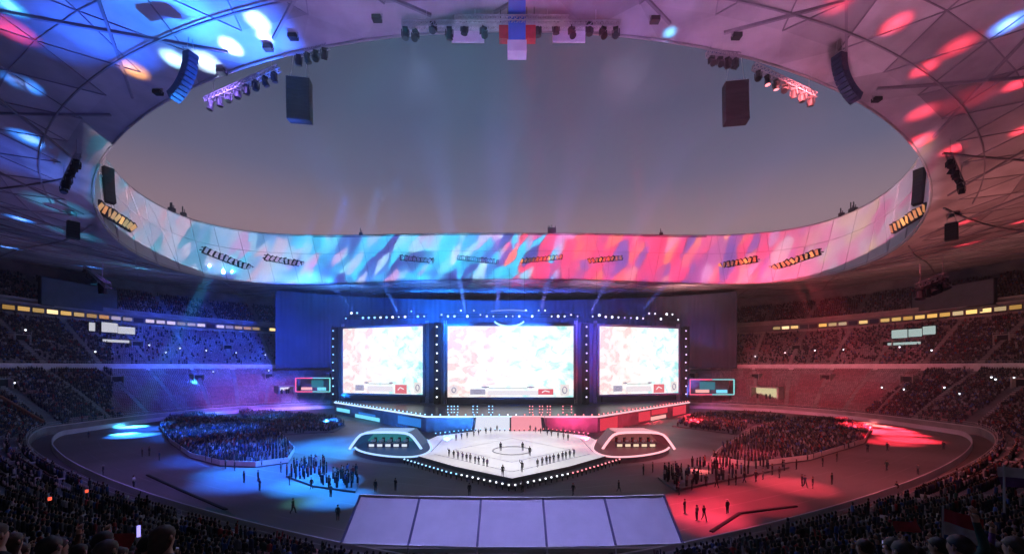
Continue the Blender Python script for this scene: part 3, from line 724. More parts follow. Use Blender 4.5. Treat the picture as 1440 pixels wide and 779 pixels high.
# ------------------------------------------------------------------ people
SKIN = mat('skin', (.42,.25,.17), .6, noise=.12, scale=9)
SHOE = mat('shoes', (.03,.03,.03), .5, noise=.2, scale=8)
HAIRS = [mat('hair_black', (.012,.011,.011), .55, noise=.4, scale=30), mat('hair_brown', (.045,.026,.016), .55, noise=.4, scale=30)]
CLOTH = {n: mat('cloth_'+n.replace(' ','_'), c, .9, noise=.25, scale=5, bump=.25) for n, c in
 {'black':(.015,.015,.018),'navy':(.02,.03,.08),'grey':(.14,.14,.15),'white':(.6,.6,.62),'red':(.40,.03,.04),'dark green':(.02,.06,.045),'blue':(.04,.12,.35),'brown':(.10,.06,.04),'teal':(.02,.12,.14),'purple':(.14,.06,.2)}.items()}
PANTS = mat('trousers', (.03,.033,.045), .9, noise=.3, scale=6)
def figure(pose):
    up = {}
    J = {'pel':(0,0,.95,.135),'bel':(0,.01,1.10,.125),'che':(0,.01,1.29,.145),'nb':(0,-.005,1.44,.10),'nk':(0,.005,1.51,.055),'jaw':(0,.025,1.585,.076),'hd':(0,.015,1.665,.098),'top':(0,.0,1.735,.062),'nose':(0,.125,1.64,.016)}
    L = {}
    for s, k in ((-1,'l'),(1,'r')):
        L['sh'+k] = (s*.175,-.005,1.405,.068); L['el'+k] = (s*.23,-.03,1.13,.046); L['wr'+k] = (s*.235,.04,.90,.030); L['ha'+k] = (s*.235,.06,.825,.036)
        L['hi'+k] = (s*.092,0,.89,.098); L['kn'+k] = (s*.10,.02,.49,.062); L['an'+k] = (s*.10,-.025,.10,.042); L['to'+k] = (s*.115,.13,.045,.038)
    def setj(k, **kw): 
        for n, v in kw.items(): r = L[n+k][3]; L[n+k] = (*v, r)
    if pose == 'cheer':
        setj('l', el=(-.34,.06,1.58), wr=(-.27,.10,1.82), ha=(-.26,.11,1.90)); setj('r', el=(.34,.05,1.60), wr=(.30,.09,1.85), ha=(.29,.10,1.93))
    if pose == 'film':
        setj('r', el=(.26,.20,1.30), wr=(.15,.34,1.52), ha=(.13,.36,1.60)); setj('l', el=(-.26,.17,1.28), wr=(-.02,.34,1.48), ha=(.03,.36,1.55))
    if pose == 'wave':
        setj('r', el=(.36,.02,1.62), wr=(.33,.08,1.87), ha=(.33,.09,1.95))
    if pose == 'walk':
        setj('l', kn=(-.10,.17,.52), an=(-.10,.24,.13), to=(-.11,.39,.09), el=(-.24,-.12,1.16), wr=(-.22,-.10,.93), ha=(-.22,-.09,.86))
        setj('r', kn=(.10,-.05,.49), an=(.10,-.28,.16), to=(.11,-.16,.05), el=(.24,.06,1.15), wr=(.21,.20,.97), ha=(.20,.24,.90))
    if pose == 'fold':
        setj('l', el=(-.25,.05,1.13), wr=(.02,.19,1.17), ha=(.10,.18,1.19)); setj('r', el=(.25,.05,1.13), wr=(-.02,.21,1.12), ha=(-.10,.19,1.12))
    if pose == 'sit':
        for s, k in ((-1,'l'),(1,'r')):
            setj(k, hi=(s*.10,.03,.47), kn=(s*.13,.44,.47), an=(s*.13,.42,.09), to=(s*.14,.57,.045), el=(s*.24,.06,.74), wr=(s*.15,.30,.60), ha=(s*.13,.37,.61), sh=(s*.175,.0,1.0))
        for n in ('pel','bel','che','nb','nk','jaw','hd','top','nose'): x,y,z,r = J[n]; J[n] = (x,y,z-.43,r)
    J.update(L); names = list(J); idx = {n:i for i, n in enumerate(names)}
    E = [('pel','bel'),('bel','che'),('che','nb'),('nb','nk'),('nk','jaw'),('jaw','hd'),('hd','top'),('hd','nose')]
    for k in 'lr': E += [('nb','sh'+k),('sh'+k,'el'+k),('el'+k,'wr'+k),('wr'+k,'ha'+k),('pel','hi'+k),('hi'+k,'kn'+k),('kn'+k,'an'+k),('an'+k,'to'+k)]
    me = bpy.data.meshes.new('skeleton'); me.from_pydata([J[n][:3] for n in names], [(idx[a],idx[b_]) for a, b_ in E], [])
    o = bpy.data.objects.new('skeleton', me); COL.objects.link(o)
    sk = o.modifiers.new('skin','SKIN'); ss_ = o.modifiers.new('sub','SUBSURF'); ss_.levels = 1; ss_.render_levels = 1
    for i, n in enumerate(names):
        r = J[n][3]*1.12; me.skin_vertices[0].data[i].radius = (r, r*(.86 if n in ('pel','bel','che') else 1))
    me.skin_vertices[0].data[0].use_root = True
    dg = bpy.context.evaluated_depsgraph_get(); dg.update(); m2 = bpy.data.meshes.new_from_object(o.evaluated_get(dg))
    bpy.data.objects.remove(o); 
    # fingers and eyes joined to the same mesh
    mb = MB(); mb.v = [tuple(v.co) for v in m2.vertices]; mb.f = [tuple(p.vertices) for p in m2.polygons]
    def matof(c):
        best, bi = 9, None
        for a, b_ in E:
            A, B_ = Vector(J[a][:3]), Vector(J[b_][:3]); d = B_-A; t = max(0, min(1, (c-A).dot(d)/max(d.length_squared,1e-9)))
            q = (A+d*t-c).length-.5*(J[a][3]+(J[b_][3]-J[a][3])*t)
            if q < best: best, bi = q, (a, b_)
        a, b_ = bi
        if a in ('nk','jaw','hd') : return 0
        if a == 'nb' and b_ == 'nk': return 0 if c.z > J['nb'][2]+.05 else 1
        if a[:2] == 'wr': return 0
        if a[:2] in ('hi','kn') or (a == 'pel' and b_[:2] == 'hi'): return 2
        if a[:2] == 'an': return 3
        if a == 'pel' and c.z < J['pel'][2]-.02: return 2
        return 1
    mb.m = [matof(Vector(p.center)) for p in m2.polygons]
    for s, k in ((-1,'l'),(1,'r')):
        w_, h_ = Vector(J['wr'+k][:3]), Vector(J['ha'+k][:3]); d = (h_-w_).normalized(); u = d.cross(Vector((0,1,0)) if abs(d.y) < .8 else Vector((1,0,0))).normalized(); n = u.cross(d)
        for i, ln in enumerate((.070,.082,.076,.058)):
            b0 = h_+u*(i-1.5)*.019+d*.01; mb.tube([b0, b0+d*ln*.5+n*.008, b0+d*ln*.85+n*.03], [.009,.0085,.007], 5)
        b0 = h_-d*.03+u*s*.03; mb.tube([b0, b0+d*.03+u*s*.025, b0+d*.062+u*s*.03+n*.012], [.011,.010,.008], 5)
    hx, hy, hz = J['hd'][:3]
    for s in (-1,1):
        mb.tube([(hx+s*.034,hy+.088,hz-.005),(hx+s*.034,hy+.097,hz-.005)], .012, 6, mi=3)
        mb.tube([(hx+s*.094,hy-.005,hz+.02),(hx+s*.108,hy-.02,hz),(hx+s*.094,hy-.005,hz-.04)], [.012,.02,.01], 6)
    mb.tube([(hx-.025,hy+.098,hz-.075),(hx+.025,hy+.098,hz-.075)], .006, 5, mi=1)
    bpy.data.meshes.remove(m2)
    out = bpy.data.meshes.new('person'); out.from_pydata(mb.v, [], mb.f); out.polygons.foreach_set('material_index', mb.m)
    out.polygons.foreach_set('use_smooth', [True]*len(mb.f))
    for m in (SKIN, CLOTH['black'], PANTS, SHOE): out.materials.append(m)
    out.update(); return out, Vector((hx,hy,hz))
def hairmesh(style):
    mb = MB(); rows = []; N = 18
    for i in range(10):
        rr = []
        for k in range(N):
            t = 2*PI*k/N; back = (1-math.sin(t))/2; side = abs(math.cos(t))
            lim = {'short':.42-1.15*back**.8,'long':.40-1.9*back**.7,'bob':.40-1.6*back**.6,'cap':.30-.45*back}[style]
            p2 = PI/2+(lim-PI/2)*i/9
            j = .05*math.sin(k*5+i*3)+.05*random.uniform(-1,1)
            r = .100*(1+(j if style != 'cap' else .02))
            x = r*math.cos(p2)*math.cos(t)*.97; y = r*math.cos(p2)*math.sin(t)*1.10-.006; z = .108*math.sin(p2)*(1+.4*j)+.008
            if style in ('long','bob') and p2 < -.3:
                dz = -p2-.3; z -= (.19 if style == 'long' else .07)*dz; x = .100*math.cos(t)*.95; y = .100*math.sin(t)*1.05-.02
            rr.append((x,y,z))
        rows.append(rr)
    mb.sheet(rows[::-1]); o = len(mb.v); mb.v.pop() if False else None
    if style == 'cap': mb.box((0,.15,.03),(.15,.10,.012), mi=0)
    me = bpy.data.meshes.new('hair'); me.from_pydata(mb.v, [], mb.f); me.polygons.foreach_set('use_smooth', [True]*len(mb.f)); me.materials.append(HAIRS[0]); me.update(); return me
FIG = {p: figure(p) for p in ('stand','cheer','film','wave','walk','fold','sit')}
HAIR = {s: hairmesh(s) for s in ('short','long','cap','bob')}
NPERS = 0
def person(loc, face, pose, colour, label, group=None, hair=None, hs=1.0, detail=True):
    global NPERS; NPERS += 1
    me, hd = FIG[pose]
    o = bpy.data.objects.new('person', me); COL.objects.link(o)
    o.location = loc; o.rotation_euler = (0,0,face); o.scale = (hs,)*3
    o.material_slots[1].link = 'OBJECT'; o.material_slots[1].material = CLOTH[colour]
    st_ = hair or random.choice(('short','short','short','long','bob','cap'))
    h = bpy.data.objects.new('hair' if st_ != 'cap' else 'cap', HAIR[st_]); COL.objects.link(h); h.parent = o; h.location = hd
    h.material_slots[0].link = 'OBJECT'; h.material_slots[0].material = random.choice(HAIRS) if st_ != 'cap' else CLOTH[random.choice(('black','red','white','navy'))]
    tag(o, label, 'person', group); return o
def face_to(p, q): return math.atan2(q[1]-p[1], q[0]-p[0])-PI/2

# walkers and stewards on the arena floor
FLOORP = [(125,616),(200,642),(210,641),(224,647),(145,669),(188,686),(343,679),(363,677),(317,659),(290,649),(412,722),(407,682),(465,699),(475,732),(452,682),(365,690),(330,662),(438,688),(395,664),(428,676),
 (1248,634),(1327,632),(1247,662),(1291,667),(1261,694),(1170,681),(1132,686),(1143,687),(1157,656),(1177,649),(1096,672),(1103,662),(1073,674),(1025,682),(1035,682),(1047,679),(973,689),(993,684),(1023,722),(980,732),(990,732),(963,722),(1220,636),(1008,686),(1086,668),(955,696),(1120,660),(1063,678),
 (528,692),(556,690),(660,697),(735,692),(806,697),(905,668),(937,634),(950,664),(1128,683),(918,664),(870,692)]
ORD = ('first second third fourth fifth sixth seventh eighth ninth tenth eleventh twelfth thirteenth fourteenth fifteenth sixteenth seventeenth eighteenth nineteenth twentieth').split()+['twenty '+w for w in 'first second third fourth fifth sixth seventh eighth ninth'.split()]+['thirtieth']+['thirty '+w for w in 'first second third fourth fifth sixth seventh eighth ninth'.split()]
fside = lambda px: 0 if px < 480 else (2 if px > 940 else 1)
FRANK = {}
for s_ in (0,1,2):
    for k_, q_ in enumerate(sorted(q_ for q_ in FLOORP if fside(q_[0]) == s_)): FRANK[q_] = ORD[k_]
for i, (px, py) in enumerate(FLOORP):
    p = onz(px, py, .006); side = 'blue lit left' if px < 480 else ('red lit right' if px > 940 else 'dark middle')
    col = random.choice(('black','black','black','navy','grey','dark green')); ps = random.choice(('walk','stand','stand','fold'))
    if px == 188: col = 'white'
    near = 'alone on open track' if px in (125,145,188,412,475,1248,1327,1247,1291,1261,1170,1023) else 'by the floor seats'
    extra = {125:'by the left wall bend',145:'left of the dark cable ramp',188:'near the cable ramp',412:'beyond the tarpaulin',475:'left of the awning',1248:'below the bright red wall glow',1327:'nearest the right wall bend',1247:'halfway to the right wall',1291:'between two near the wall',1261:'close to the right near wall',1170:'past the red pool edge',1023:'right of the awning'}
    lab = f'person in {col} {"walking" if ps == "walk" else "standing"} on the {side} floor, '+(extra.get(px) or FRANK[(px,py)]+' from left')
    person(p, random.uniform(-PI, PI) if ps == 'walk' else face_to(p,(0,85))+random.uniform(-.5,.5), ps, col, lab, 'people standing on the arena floor', hs=random.uniform(.95,1.05))
# performers on the lit floor
def row(p0, p1, n, lab):
    for i in range(n):
        i = i+random.uniform(-.18,.18); px = p0[0]+(p1[0]-p0[0])*i/(n-1); py = p0[1]+(p1[1]-p0[1])*i/(n-1)
        p = onz(px, py, 1.21); person(p, face_to(p,(0,20)), random.choice(('stand','walk','fold','stand','wave')), random.choice(('black','black','navy','grey','purple')), lab.replace('in black','in dark clothes'), 'performers in lines on the lit floor', None, random.uniform(.78,.88))
row((632,642),(686,657),10,'performer in black in the front left line on the lit floor'); row((808,642),(756,657),10,'performer in black in the front right line on the lit floor')
row((640,620),(700,606),8,'performer in black in the rear left line on the lit floor'); row((800,620),(745,606),8,'performer in black in the rear right line on the lit floor')
for px, py, ps, lab in ((704,634,'stand','left of the pair at the heart of the lit floor'),(735,634,'stand','right of the pair at the heart of the lit floor'),(734,664,'wave','with one arm up near the tip of the lit floor'),(707,670,'walk','nearest the left side of the floor tip'),(745,641,'walk','walking across the middle of the lit floor')):
    p = onz(px, py, 1.21); person(p, face_to(p,(0,10)), ps, 'black', 'performer in black '+lab, None, 'short')

# ------------------------------------------------------------------ player booths
def booth(sx, warm):
    c = Vector((sx*24.2, 80, 0)); r = empty('player_booth', c)
    col = 'pink' if sx > 0 else 'blue'
    st_ = emis('booth_strip', (1,.42,.48) if sx > 0 else (.36,.58,1), 1.5)
    hull = [(-8.4,2.6),(-5.2,-4.6),(1.5,-9.4),(7.6,-10.2),(9.2,-5),(7.4,2),(5.2,8),(-5,8)] if sx < 0 else [(8.4,2.6),(5,8),(-5.2,8),(-7.4,2),(-9.2,-5),(-7.6,-10.2),(-1.5,-9.4),(5.2,-4.6)]
    sm = []                                            # round the hull outline (corner cutting)
    for _ in range(2):
        sm = []
        for a, b_ in zip(hull, hull[1:]+hull[:1]): sm += [(a[0]*.75+b_[0]*.25, a[1]*.75+b_[1]*.25), (a[0]*.25+b_[0]*.75, a[1]*.25+b_[1]*.75)]
        hull = sm
    q = MB(); q.prism(hull, 0, 1.0); q.build('base', M['fascia'], r); q = MB(); q.prism([(x*.97,y*.97) for x, y in hull], 1.003, 1.24); q.build('floor_plate', emis('booth_floor_glow', (.05,.16,.55) if sx < 0 else (.5,.09,.12), .16), r)  # floor plate emits weakly in place of coloured light falling on it
    q = MB(); hp = hull+[hull[0]]
    for a, b_ in zip(hp, hp[1:]):
        q.bar((a[0]*1.01,a[1]*1.01,1.15),(b_[0]*1.01,b_[1]*1.01,1.15),.3,.24)
    q.build('edge_strip', st_, r)
    out = [(-6.9,1.2),(-6.3,2.1),(-5.4,3.3),(-4.7,3.95),(-3.8,4.25),(-2.4,4.38),(0,4.42),(2.4,4.38),(3.8,4.25),(4.7,3.95),(5.4,3.3),(6.3,2.1),(6.9,1.2)]
    q = MB()
    for a, b_ in zip(out, out[1:]): q.bar((a[0],-3.6,a[1]),(b_[0],-3.6,b_[1]),.4,.4, up=(0,1,0))
    q.build('arch', st_, r)
    q = MB(); q.add([(-3.9,-3.4,4.52),(3.9,-3.4,4.52),(3.6,4.5,4.0),(-3.6,4.5,4.0),(-3.9,-3.4,4.2),(3.9,-3.4,4.2),(3.6,4.5,3.7),(-3.6,4.5,3.7)], ((0,1,2,3),(7,6,5,4),(0,4,5,1),(2,6,7,3),(1,5,6,2),(0,3,7,4)))
    q.build('roof', emis('booth_roof', (.30,.55,1) if sx < 0 else (1,.36,.42), .75), r)
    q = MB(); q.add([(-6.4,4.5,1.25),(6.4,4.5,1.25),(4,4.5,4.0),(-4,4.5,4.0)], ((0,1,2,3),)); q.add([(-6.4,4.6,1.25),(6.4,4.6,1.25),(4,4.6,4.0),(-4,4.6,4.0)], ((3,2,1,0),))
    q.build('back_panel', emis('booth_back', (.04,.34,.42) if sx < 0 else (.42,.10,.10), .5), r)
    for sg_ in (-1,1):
        q = MB(); q.add([(sg_*6.6,-3.4,1.25),(sg_*6.4,4.5,1.25),(sg_*4,4.5,4.0),(sg_*4.4,-3.4,4.3)], ((0,1,2,3),)); q.build('side_panel', emis('booth_side_glow', (.03,.16,.5) if sx < 0 else (.45,.06,.09), .25), r)  # sides given a dim glow so they look lit in colour
    q = MB(); q.box((0,-1.6,1.98),(8.2,1.0,.1)); q.box((0,-2.0,1.6),(8.0,.1,.75)); q.build('desk', M['fascia'], r)
    gm = emis('desk_glow', (.75,.85,1) if sx < 0 else (1,.72,.5), 1.0)
    for i in range(5):
        x = -3.2+i*1.6
        q = MB(); q.box((x,-2.08,1.62),(1.0,.05,.5)); q.build('desk_light', gm, r)
        q = MB(); q.box((x,-1.55,2.42),(.62,.05,.38)); q.box((x,-1.5,2.12),(.08,.08,.22)); q.build('monitor', M['white'], r)
        q = MB(); q.box((x,-.05,1.85),(.55,.5,.12)); q.box((x,.28,2.3),(.55,.12,.95)); q.box((x,0,1.5),(.1,.1,.5)); q.build('chair', M['black'], r)
        p = c+Vector((x,-.25,1.44))
        person(p, PI, 'sit', 'white' if sx < 0 else 'red', f'seated player, {("first","second","third","fourth","fifth")[i]} from the left in the {"blue" if sx<0 else "pink"} lit booth', 'players seated in the booths', 'short')
    tag(r, f'{"blue" if sx<0 else "pink"} lit arched player booth {"left" if sx<0 else "right"} of the glowing stage floor', 'player booth', 'player booths')
    # little walkway joining booth and floor
    q = MB(); q.prism([(sx*17.6,72.5),(sx*19,80),(sx*17.6,88),(sx*15,80)] if sx > 0 else [(-17.6,72.5),(-15,80),(-17.6,88),(-19,80)], 0, .5); o = q.build('walkway_ramp', M['fascia']); tag(o, f'low ramp between the {"blue" if sx<0 else "pink"} booth and the lit floor', 'ramp')
booth(-1, 0); booth(1, 1)

# ------------------------------------------------------------------ awning in the near foreground
tn = empty('awning', (0,34,0)); tag(tn, 'long white fabric awning of five sloping panels in front of the stage', 'awning')
NP = 6; W0 = 27.9
def tp(i, far, dz=0):
    u = i/(NP-1)*2-1; x = u*W0/2; y = (36.0 if far else 31.9)+.75*u*u
    return Vector((x, y-34, (5.12 if far else 2.55)+dz))
M['fabric'] = mat('awning_fabric', (.68,.67,.72), .65, noise=.06, scale=.6, bump=.12)
for i in range(5):
    q = MB(); rows = []
    for s in np.linspace(0,1,9):
        rr = []
        for u in np.linspace(.018,.982,9):
            a = tp(i,0).lerp(tp(i+1,0),u); b_ = tp(i,1).lerp(tp(i+1,1),u); p = a.lerp(b_,s); p.z -= .16*math.sin(PI*s)*math.sin(PI*u); rr.append(p)
        rows.append(rr)
    q.sheet(rows, closed=False); q.sheet([[p-Vector((0,0,.03)) for p in r_] for r_ in rows][::-1], closed=False); q.build('panel', M['fabric'], tn, True)
    q = MB(); q.bar(tp(i,1,.03), tp(i+1,1,.03), .22,.16); q.build('valance', M['white'], tn)
    q = MB(); q.bar(tp(i,0,.0), tp(i+1,0,.0), .14,.14); q.build('valance', M['white'], tn)
for i in range(NP):
    q = MB(); q.bar(tp(i,0,.04), tp(i,1,.04), .16,.14); q.build('rafter', mat('rafter_blue',(.07,.07,.16),.5,noise=.1,scale=2), tn)
    for far in (0,1):
        q = MB(); p = tp(i,far); q.tube([(p.x,p.y,0),(p.x,p.y,p.z-.05)], .06, 6); q.build('post', M['steel'], tn)
q = MB(); q.box((0,1.2,.75),(24,.8,.06)); [q.box((x,1.2,.37),(.08,.7,.72)) for x in np.linspace(-11.5,11.5,9)]; o = q.build('long_table', M['black']); o.location = (0,34,0); tag(o, 'long black table standing under the white awning', 'table')

# ------------------------------------------------------------------ things on the floor
poly = [onz(252,738,0),onz(318,770,0),onz(366,734,0),onz(292,712,0)]
q = MB(); rows = []
for s in np.linspace(0,1,15):
    rr = []
    for u in np.linspace(0,1,15):
        p = poly[0].lerp(poly[1],u).lerp(poly[3].lerp(poly[2],u), s); p = Vector((p.x+.25*math.sin(s*9+u*3), p.y+.25*math.sin(u*8+s*5), .03+.10*abs(math.sin(s*11+u*7)*math.sin(u*13-s*4)))); rr.append(p)
    rows.append(rr)
q.sheet(rows, closed=False); q.sheet([[p-Vector((0,0,.022)) for p in r_] for r_ in rows][::-1], closed=False)
tag(q.build('tarpaulin', mat('tarp_green',(.03,.10,.085),.55,noise=.3,scale=.6,bump=.2), None, True), 'crumpled dark green tarpaulin on the track by the left near wall', 'tarpaulin')
for pp, lab in ((((207,668),(255,690),(318,717)),'long dark cable ramp across the left track'),(((1000,748),(1040,722),(1120,712)),'dark cable ramp curving across red track right of the awning')):
    q = MB(); P = [onz(*p,0) for p in pp]
    for a, b_ in zip(P, P[1:]): q.bar(a+Vector((0,0,.08)), b_+Vector((0,0,.08)), .36,.12); q.bar(a+Vector((0,0,.145)), b_+Vector((0,0,.145)), .16,.03)
    tag(q.build('cable_ramp', M['black']), lab, 'cable ramp', 'cable ramps')
CROWD_V, CROWD_C, CROWD_F = [], [], []
CHAIR = []
def inpoly(x, y, P):
    c = False; n = len(P)
    for i in range(n):
        a, b_ = P[i], P[i-1]
        if (a.y > y) != (b_.y > y) and x < (b_.x-a.x)*(y-a.y)/(b_.y-a.y)+a.x: c = not c
    return c
SPOTS = []                                             # (x,y,z,standing,palette)
BLK = [([(225,600),(240,622),(268,642),(310,653),(360,655),(405,649),(414,634),(395,612),(360,598),(320,588),(275,583),(240,586)],'big round bordered floor seating block left of the stage',True,0),
 ([(365,612),(470,606),(486,597),(470,588),(400,581),(335,578),(345,592)],'flat floor seating block behind the left booth',False,0),
 ([(402,668),(440,682),(500,690),(508,668),(450,652),(415,655)],'small floor seating block in the blue pool beside the awning',False,1),
 ([(1050,612),(1015,632),(1000,648),(1060,655),(1140,645),(1215,622),(1225,604),(1190,592),(1130,589),(1080,597)],'big round bordered floor seating block right of the stage',True,0),
 ([(945,598),(1035,610),(1058,597),(1105,587),(1060,581),(980,583)],'flat floor seating block behind the right booth',False,0),
 ([(925,670),(950,688),(1050,668),(1110,656),(995,650),(955,658)],'small floor seating block in the red light beside the awning',False,1)]
for P, lab, railed, std in BLK:
    W = [onz(px, py, .3) for px, py in P]
    r = empty('seating_platform', (0,0,0)); q = MB(); pl = [(p.x,p.y) for p in W]
    ar = sum(pl[i-1][0]*pl[i][1]-pl[i][0]*pl[i-1][1] for i in range(len(pl)))
    q.prism(pl if ar > 0 else pl[::-1], .008, .3); q.build('riser', M['fascia'], r)
    if railed:
        q = MB(); pr = [Vector((*p,0)) for p in pl]+[Vector((*pl[0],0))]
        for a, b_ in zip(pr, pr[1:]):
            q.bar(a+Vector((0,0,.65)), b_+Vector((0,0,.65)), .1,.85)
        q.build('barrier', M['rail'], r)
    tag(r, lab, 'seating block', 'floor seating blocks')
    x0, x1 = min(p.x for p in W), max(p.x for p in W); y0, y1 = min(p.y for p in W), max(p.y for p in W)
    yy = y0+.6
    while yy < y1-.5:
        xx = x0+.5
        while xx < x1-.5:
            if inpoly(xx, yy, W) and (int(xx/.62) % 15) > 2 and (int(yy/1.05) % 12) > 1 and random.random() < (.8 if not std else .5):
                SPOTS.append((xx+random.uniform(-.08,.08), yy+random.uniform(-.1,.1), .3, (std and random.random() < .75) or random.random() < .06, 'floor'))
            xx += .62
        yy += 1.05

# stands: choose seat or spectator for every place
SEATS = []; NEAR = []
def fill(A, B, rows, tier, step):
    for i in range(rows):
        p = lerp4(A, B, (i+.62)/rows); z = A[3]+(B[3]-A[3])/rows*(i+.5)
        z = lerp4(A, B, i/rows)[3]+(B[3]-A[3])/rows*.5
        tt = np.linspace(0, 2*PI, 6001); x, y = ring(*p[:3], p[5], tt, p[4]); s = np.r_[0, np.cumsum(np.hypot(np.diff(x), np.diff(y)))]
        n = int(s[-1]/step); ti = np.interp(np.linspace(0, s[-1], n, endpoint=False)+random.random()*.2, s, tt)
        X, Y = ring(*p[:3], p[5], ti, p[4])
        for t, a, b_ in zip(ti, X, Y):
            if b_ < 1.0: continue
            px = CX+F*a/b_
            if not (-70 < px < 1510): continue
            if b_ > 150 and 420 < px < 1000: continue
            da = np.min(np.abs((AISLES-t+PI) % (2*PI)-PI))*115
            if da < .85: continue
            d = math.sqrt(a*a+b_*b_+(z-17)**2)
            if tier == 0:
                if 240 < px < 1190 and d < 60 and b_ < 60 and (z+1.3-17)/b_*F < -290: continue
                empty_ = (b_ > 118 and 158 < px < 480) or (b_ > 112 and 960 < px < 1215+(z-2)*6)
                if empty_: SEATS.append((a,b_,z,t,tier)); continue
            elif tier == 1:
                if 158 < px < 1300 and random.random() < (.86 if px < 400 else .55): SEATS.append((a,b_,z,t,tier)); continue
            gap = math.sin(t*31+i*.35)+math.sin(t*53-i*.8)+math.sin(t*17+i*.21)
            if random.random() < (.05 if gap < 1.25 else .6): SEATS.append((a,b_,z,t,tier)); continue
            if tier == 0 and d < 27: NEAR.append((d,a,b_,z,px)); continue
            SPOTS.append((a,b_,z,random.random() < (.25 if b_ > 60 else .06),'stand'))
fill(WALL, LBACK, 30, 0, .58); fill(MFRONT, MBACK, 27, 1, .62); fill(UFRONT, UBACK, 16, 2, .8)
NEAR.sort(); NEAR = [n for n in NEAR if n[0] > 6.2]
vis = []
for d, x, y, z, px in NEAR:
    stand = px < 230 or px > 1215
    top = z+(1.78 if stand else 1.3)
    if HY-(top-17)/y*F > 800 or -60 > px or px > 1500: continue
    vis.append((d,x,y,z,px,stand))
BUDGET = 292-NPERS
cols = ['black','black','black','navy','navy','grey','dark green','brown','teal','grey','red','blue','purple']
near_rank = {}
for left in (True, False):
    g8 = sorted([q[4] for q in vis if (q[4] < CX) == left and q[5] and 0 < q[4] < 1440][:9])
    for k_, q_ in enumerate(g8): near_rank[q_] = ORD[k_]
for k, (d,x,y,z,px,stand) in enumerate(vis):
    if k >= BUDGET: SPOTS.append((x,y,z,stand,'stand')); continue
    c = random.choice(cols if k > 8 else cols[:8]); ps = 'sit' if not stand else random.choice(('stand','stand','stand','fold','fold','film','cheer','wave') if d > 6 else ('stand','fold','stand','fold','film'))
    side = 'left' if px < CX else 'right'
    act = {'sit':'sitting','stand':'standing','fold':'standing with folded arms','film':'holding up a phone','cheer':'with both arms raised','wave':'with one arm raised'}[ps]
    loc = (x, y-(.05 if ps == 'sit' else -.1), z)
    if ps == 'sit': SEATS.append((x,y,z,0,0))
    person(loc, face_to((x,y),(0,85))+random.uniform(-.25,.25), ps, c, f'spectator in {c} {act}, '+near_rank[px]+f' from left of largest heads, {side} corner' if px in near_rank else f'spectator in {c} top {act} in the near {side} stand', f'spectators in the near {side} stand', hair=random.choice(('short','short','long','bob','short')) if d < 14 else None, hs=random.uniform(.93,1.04))
    if ps == 'film':
        f_ = face_to((x,y),(0,85)); R = Matrix.Rotation(f_,3,'Z'); hp = Vector(loc)+R@Vector((.08,.40,1.64))
        ph = empty('phone', hp, f_); q = MB(); q.box((0,0,0),(.12,.012,.065)); q.build('case', M['black'], ph); q = MB(); q.box((0,-.008,0),(.11,.004,.057)); q.build('screen', emis('phone_screen',(.5,.5,1),.4), ph)
        tag(ph, f'small lit phone held up by a spectator in {c} in the near {side} stand', 'phone', 'phones held up in the stands')

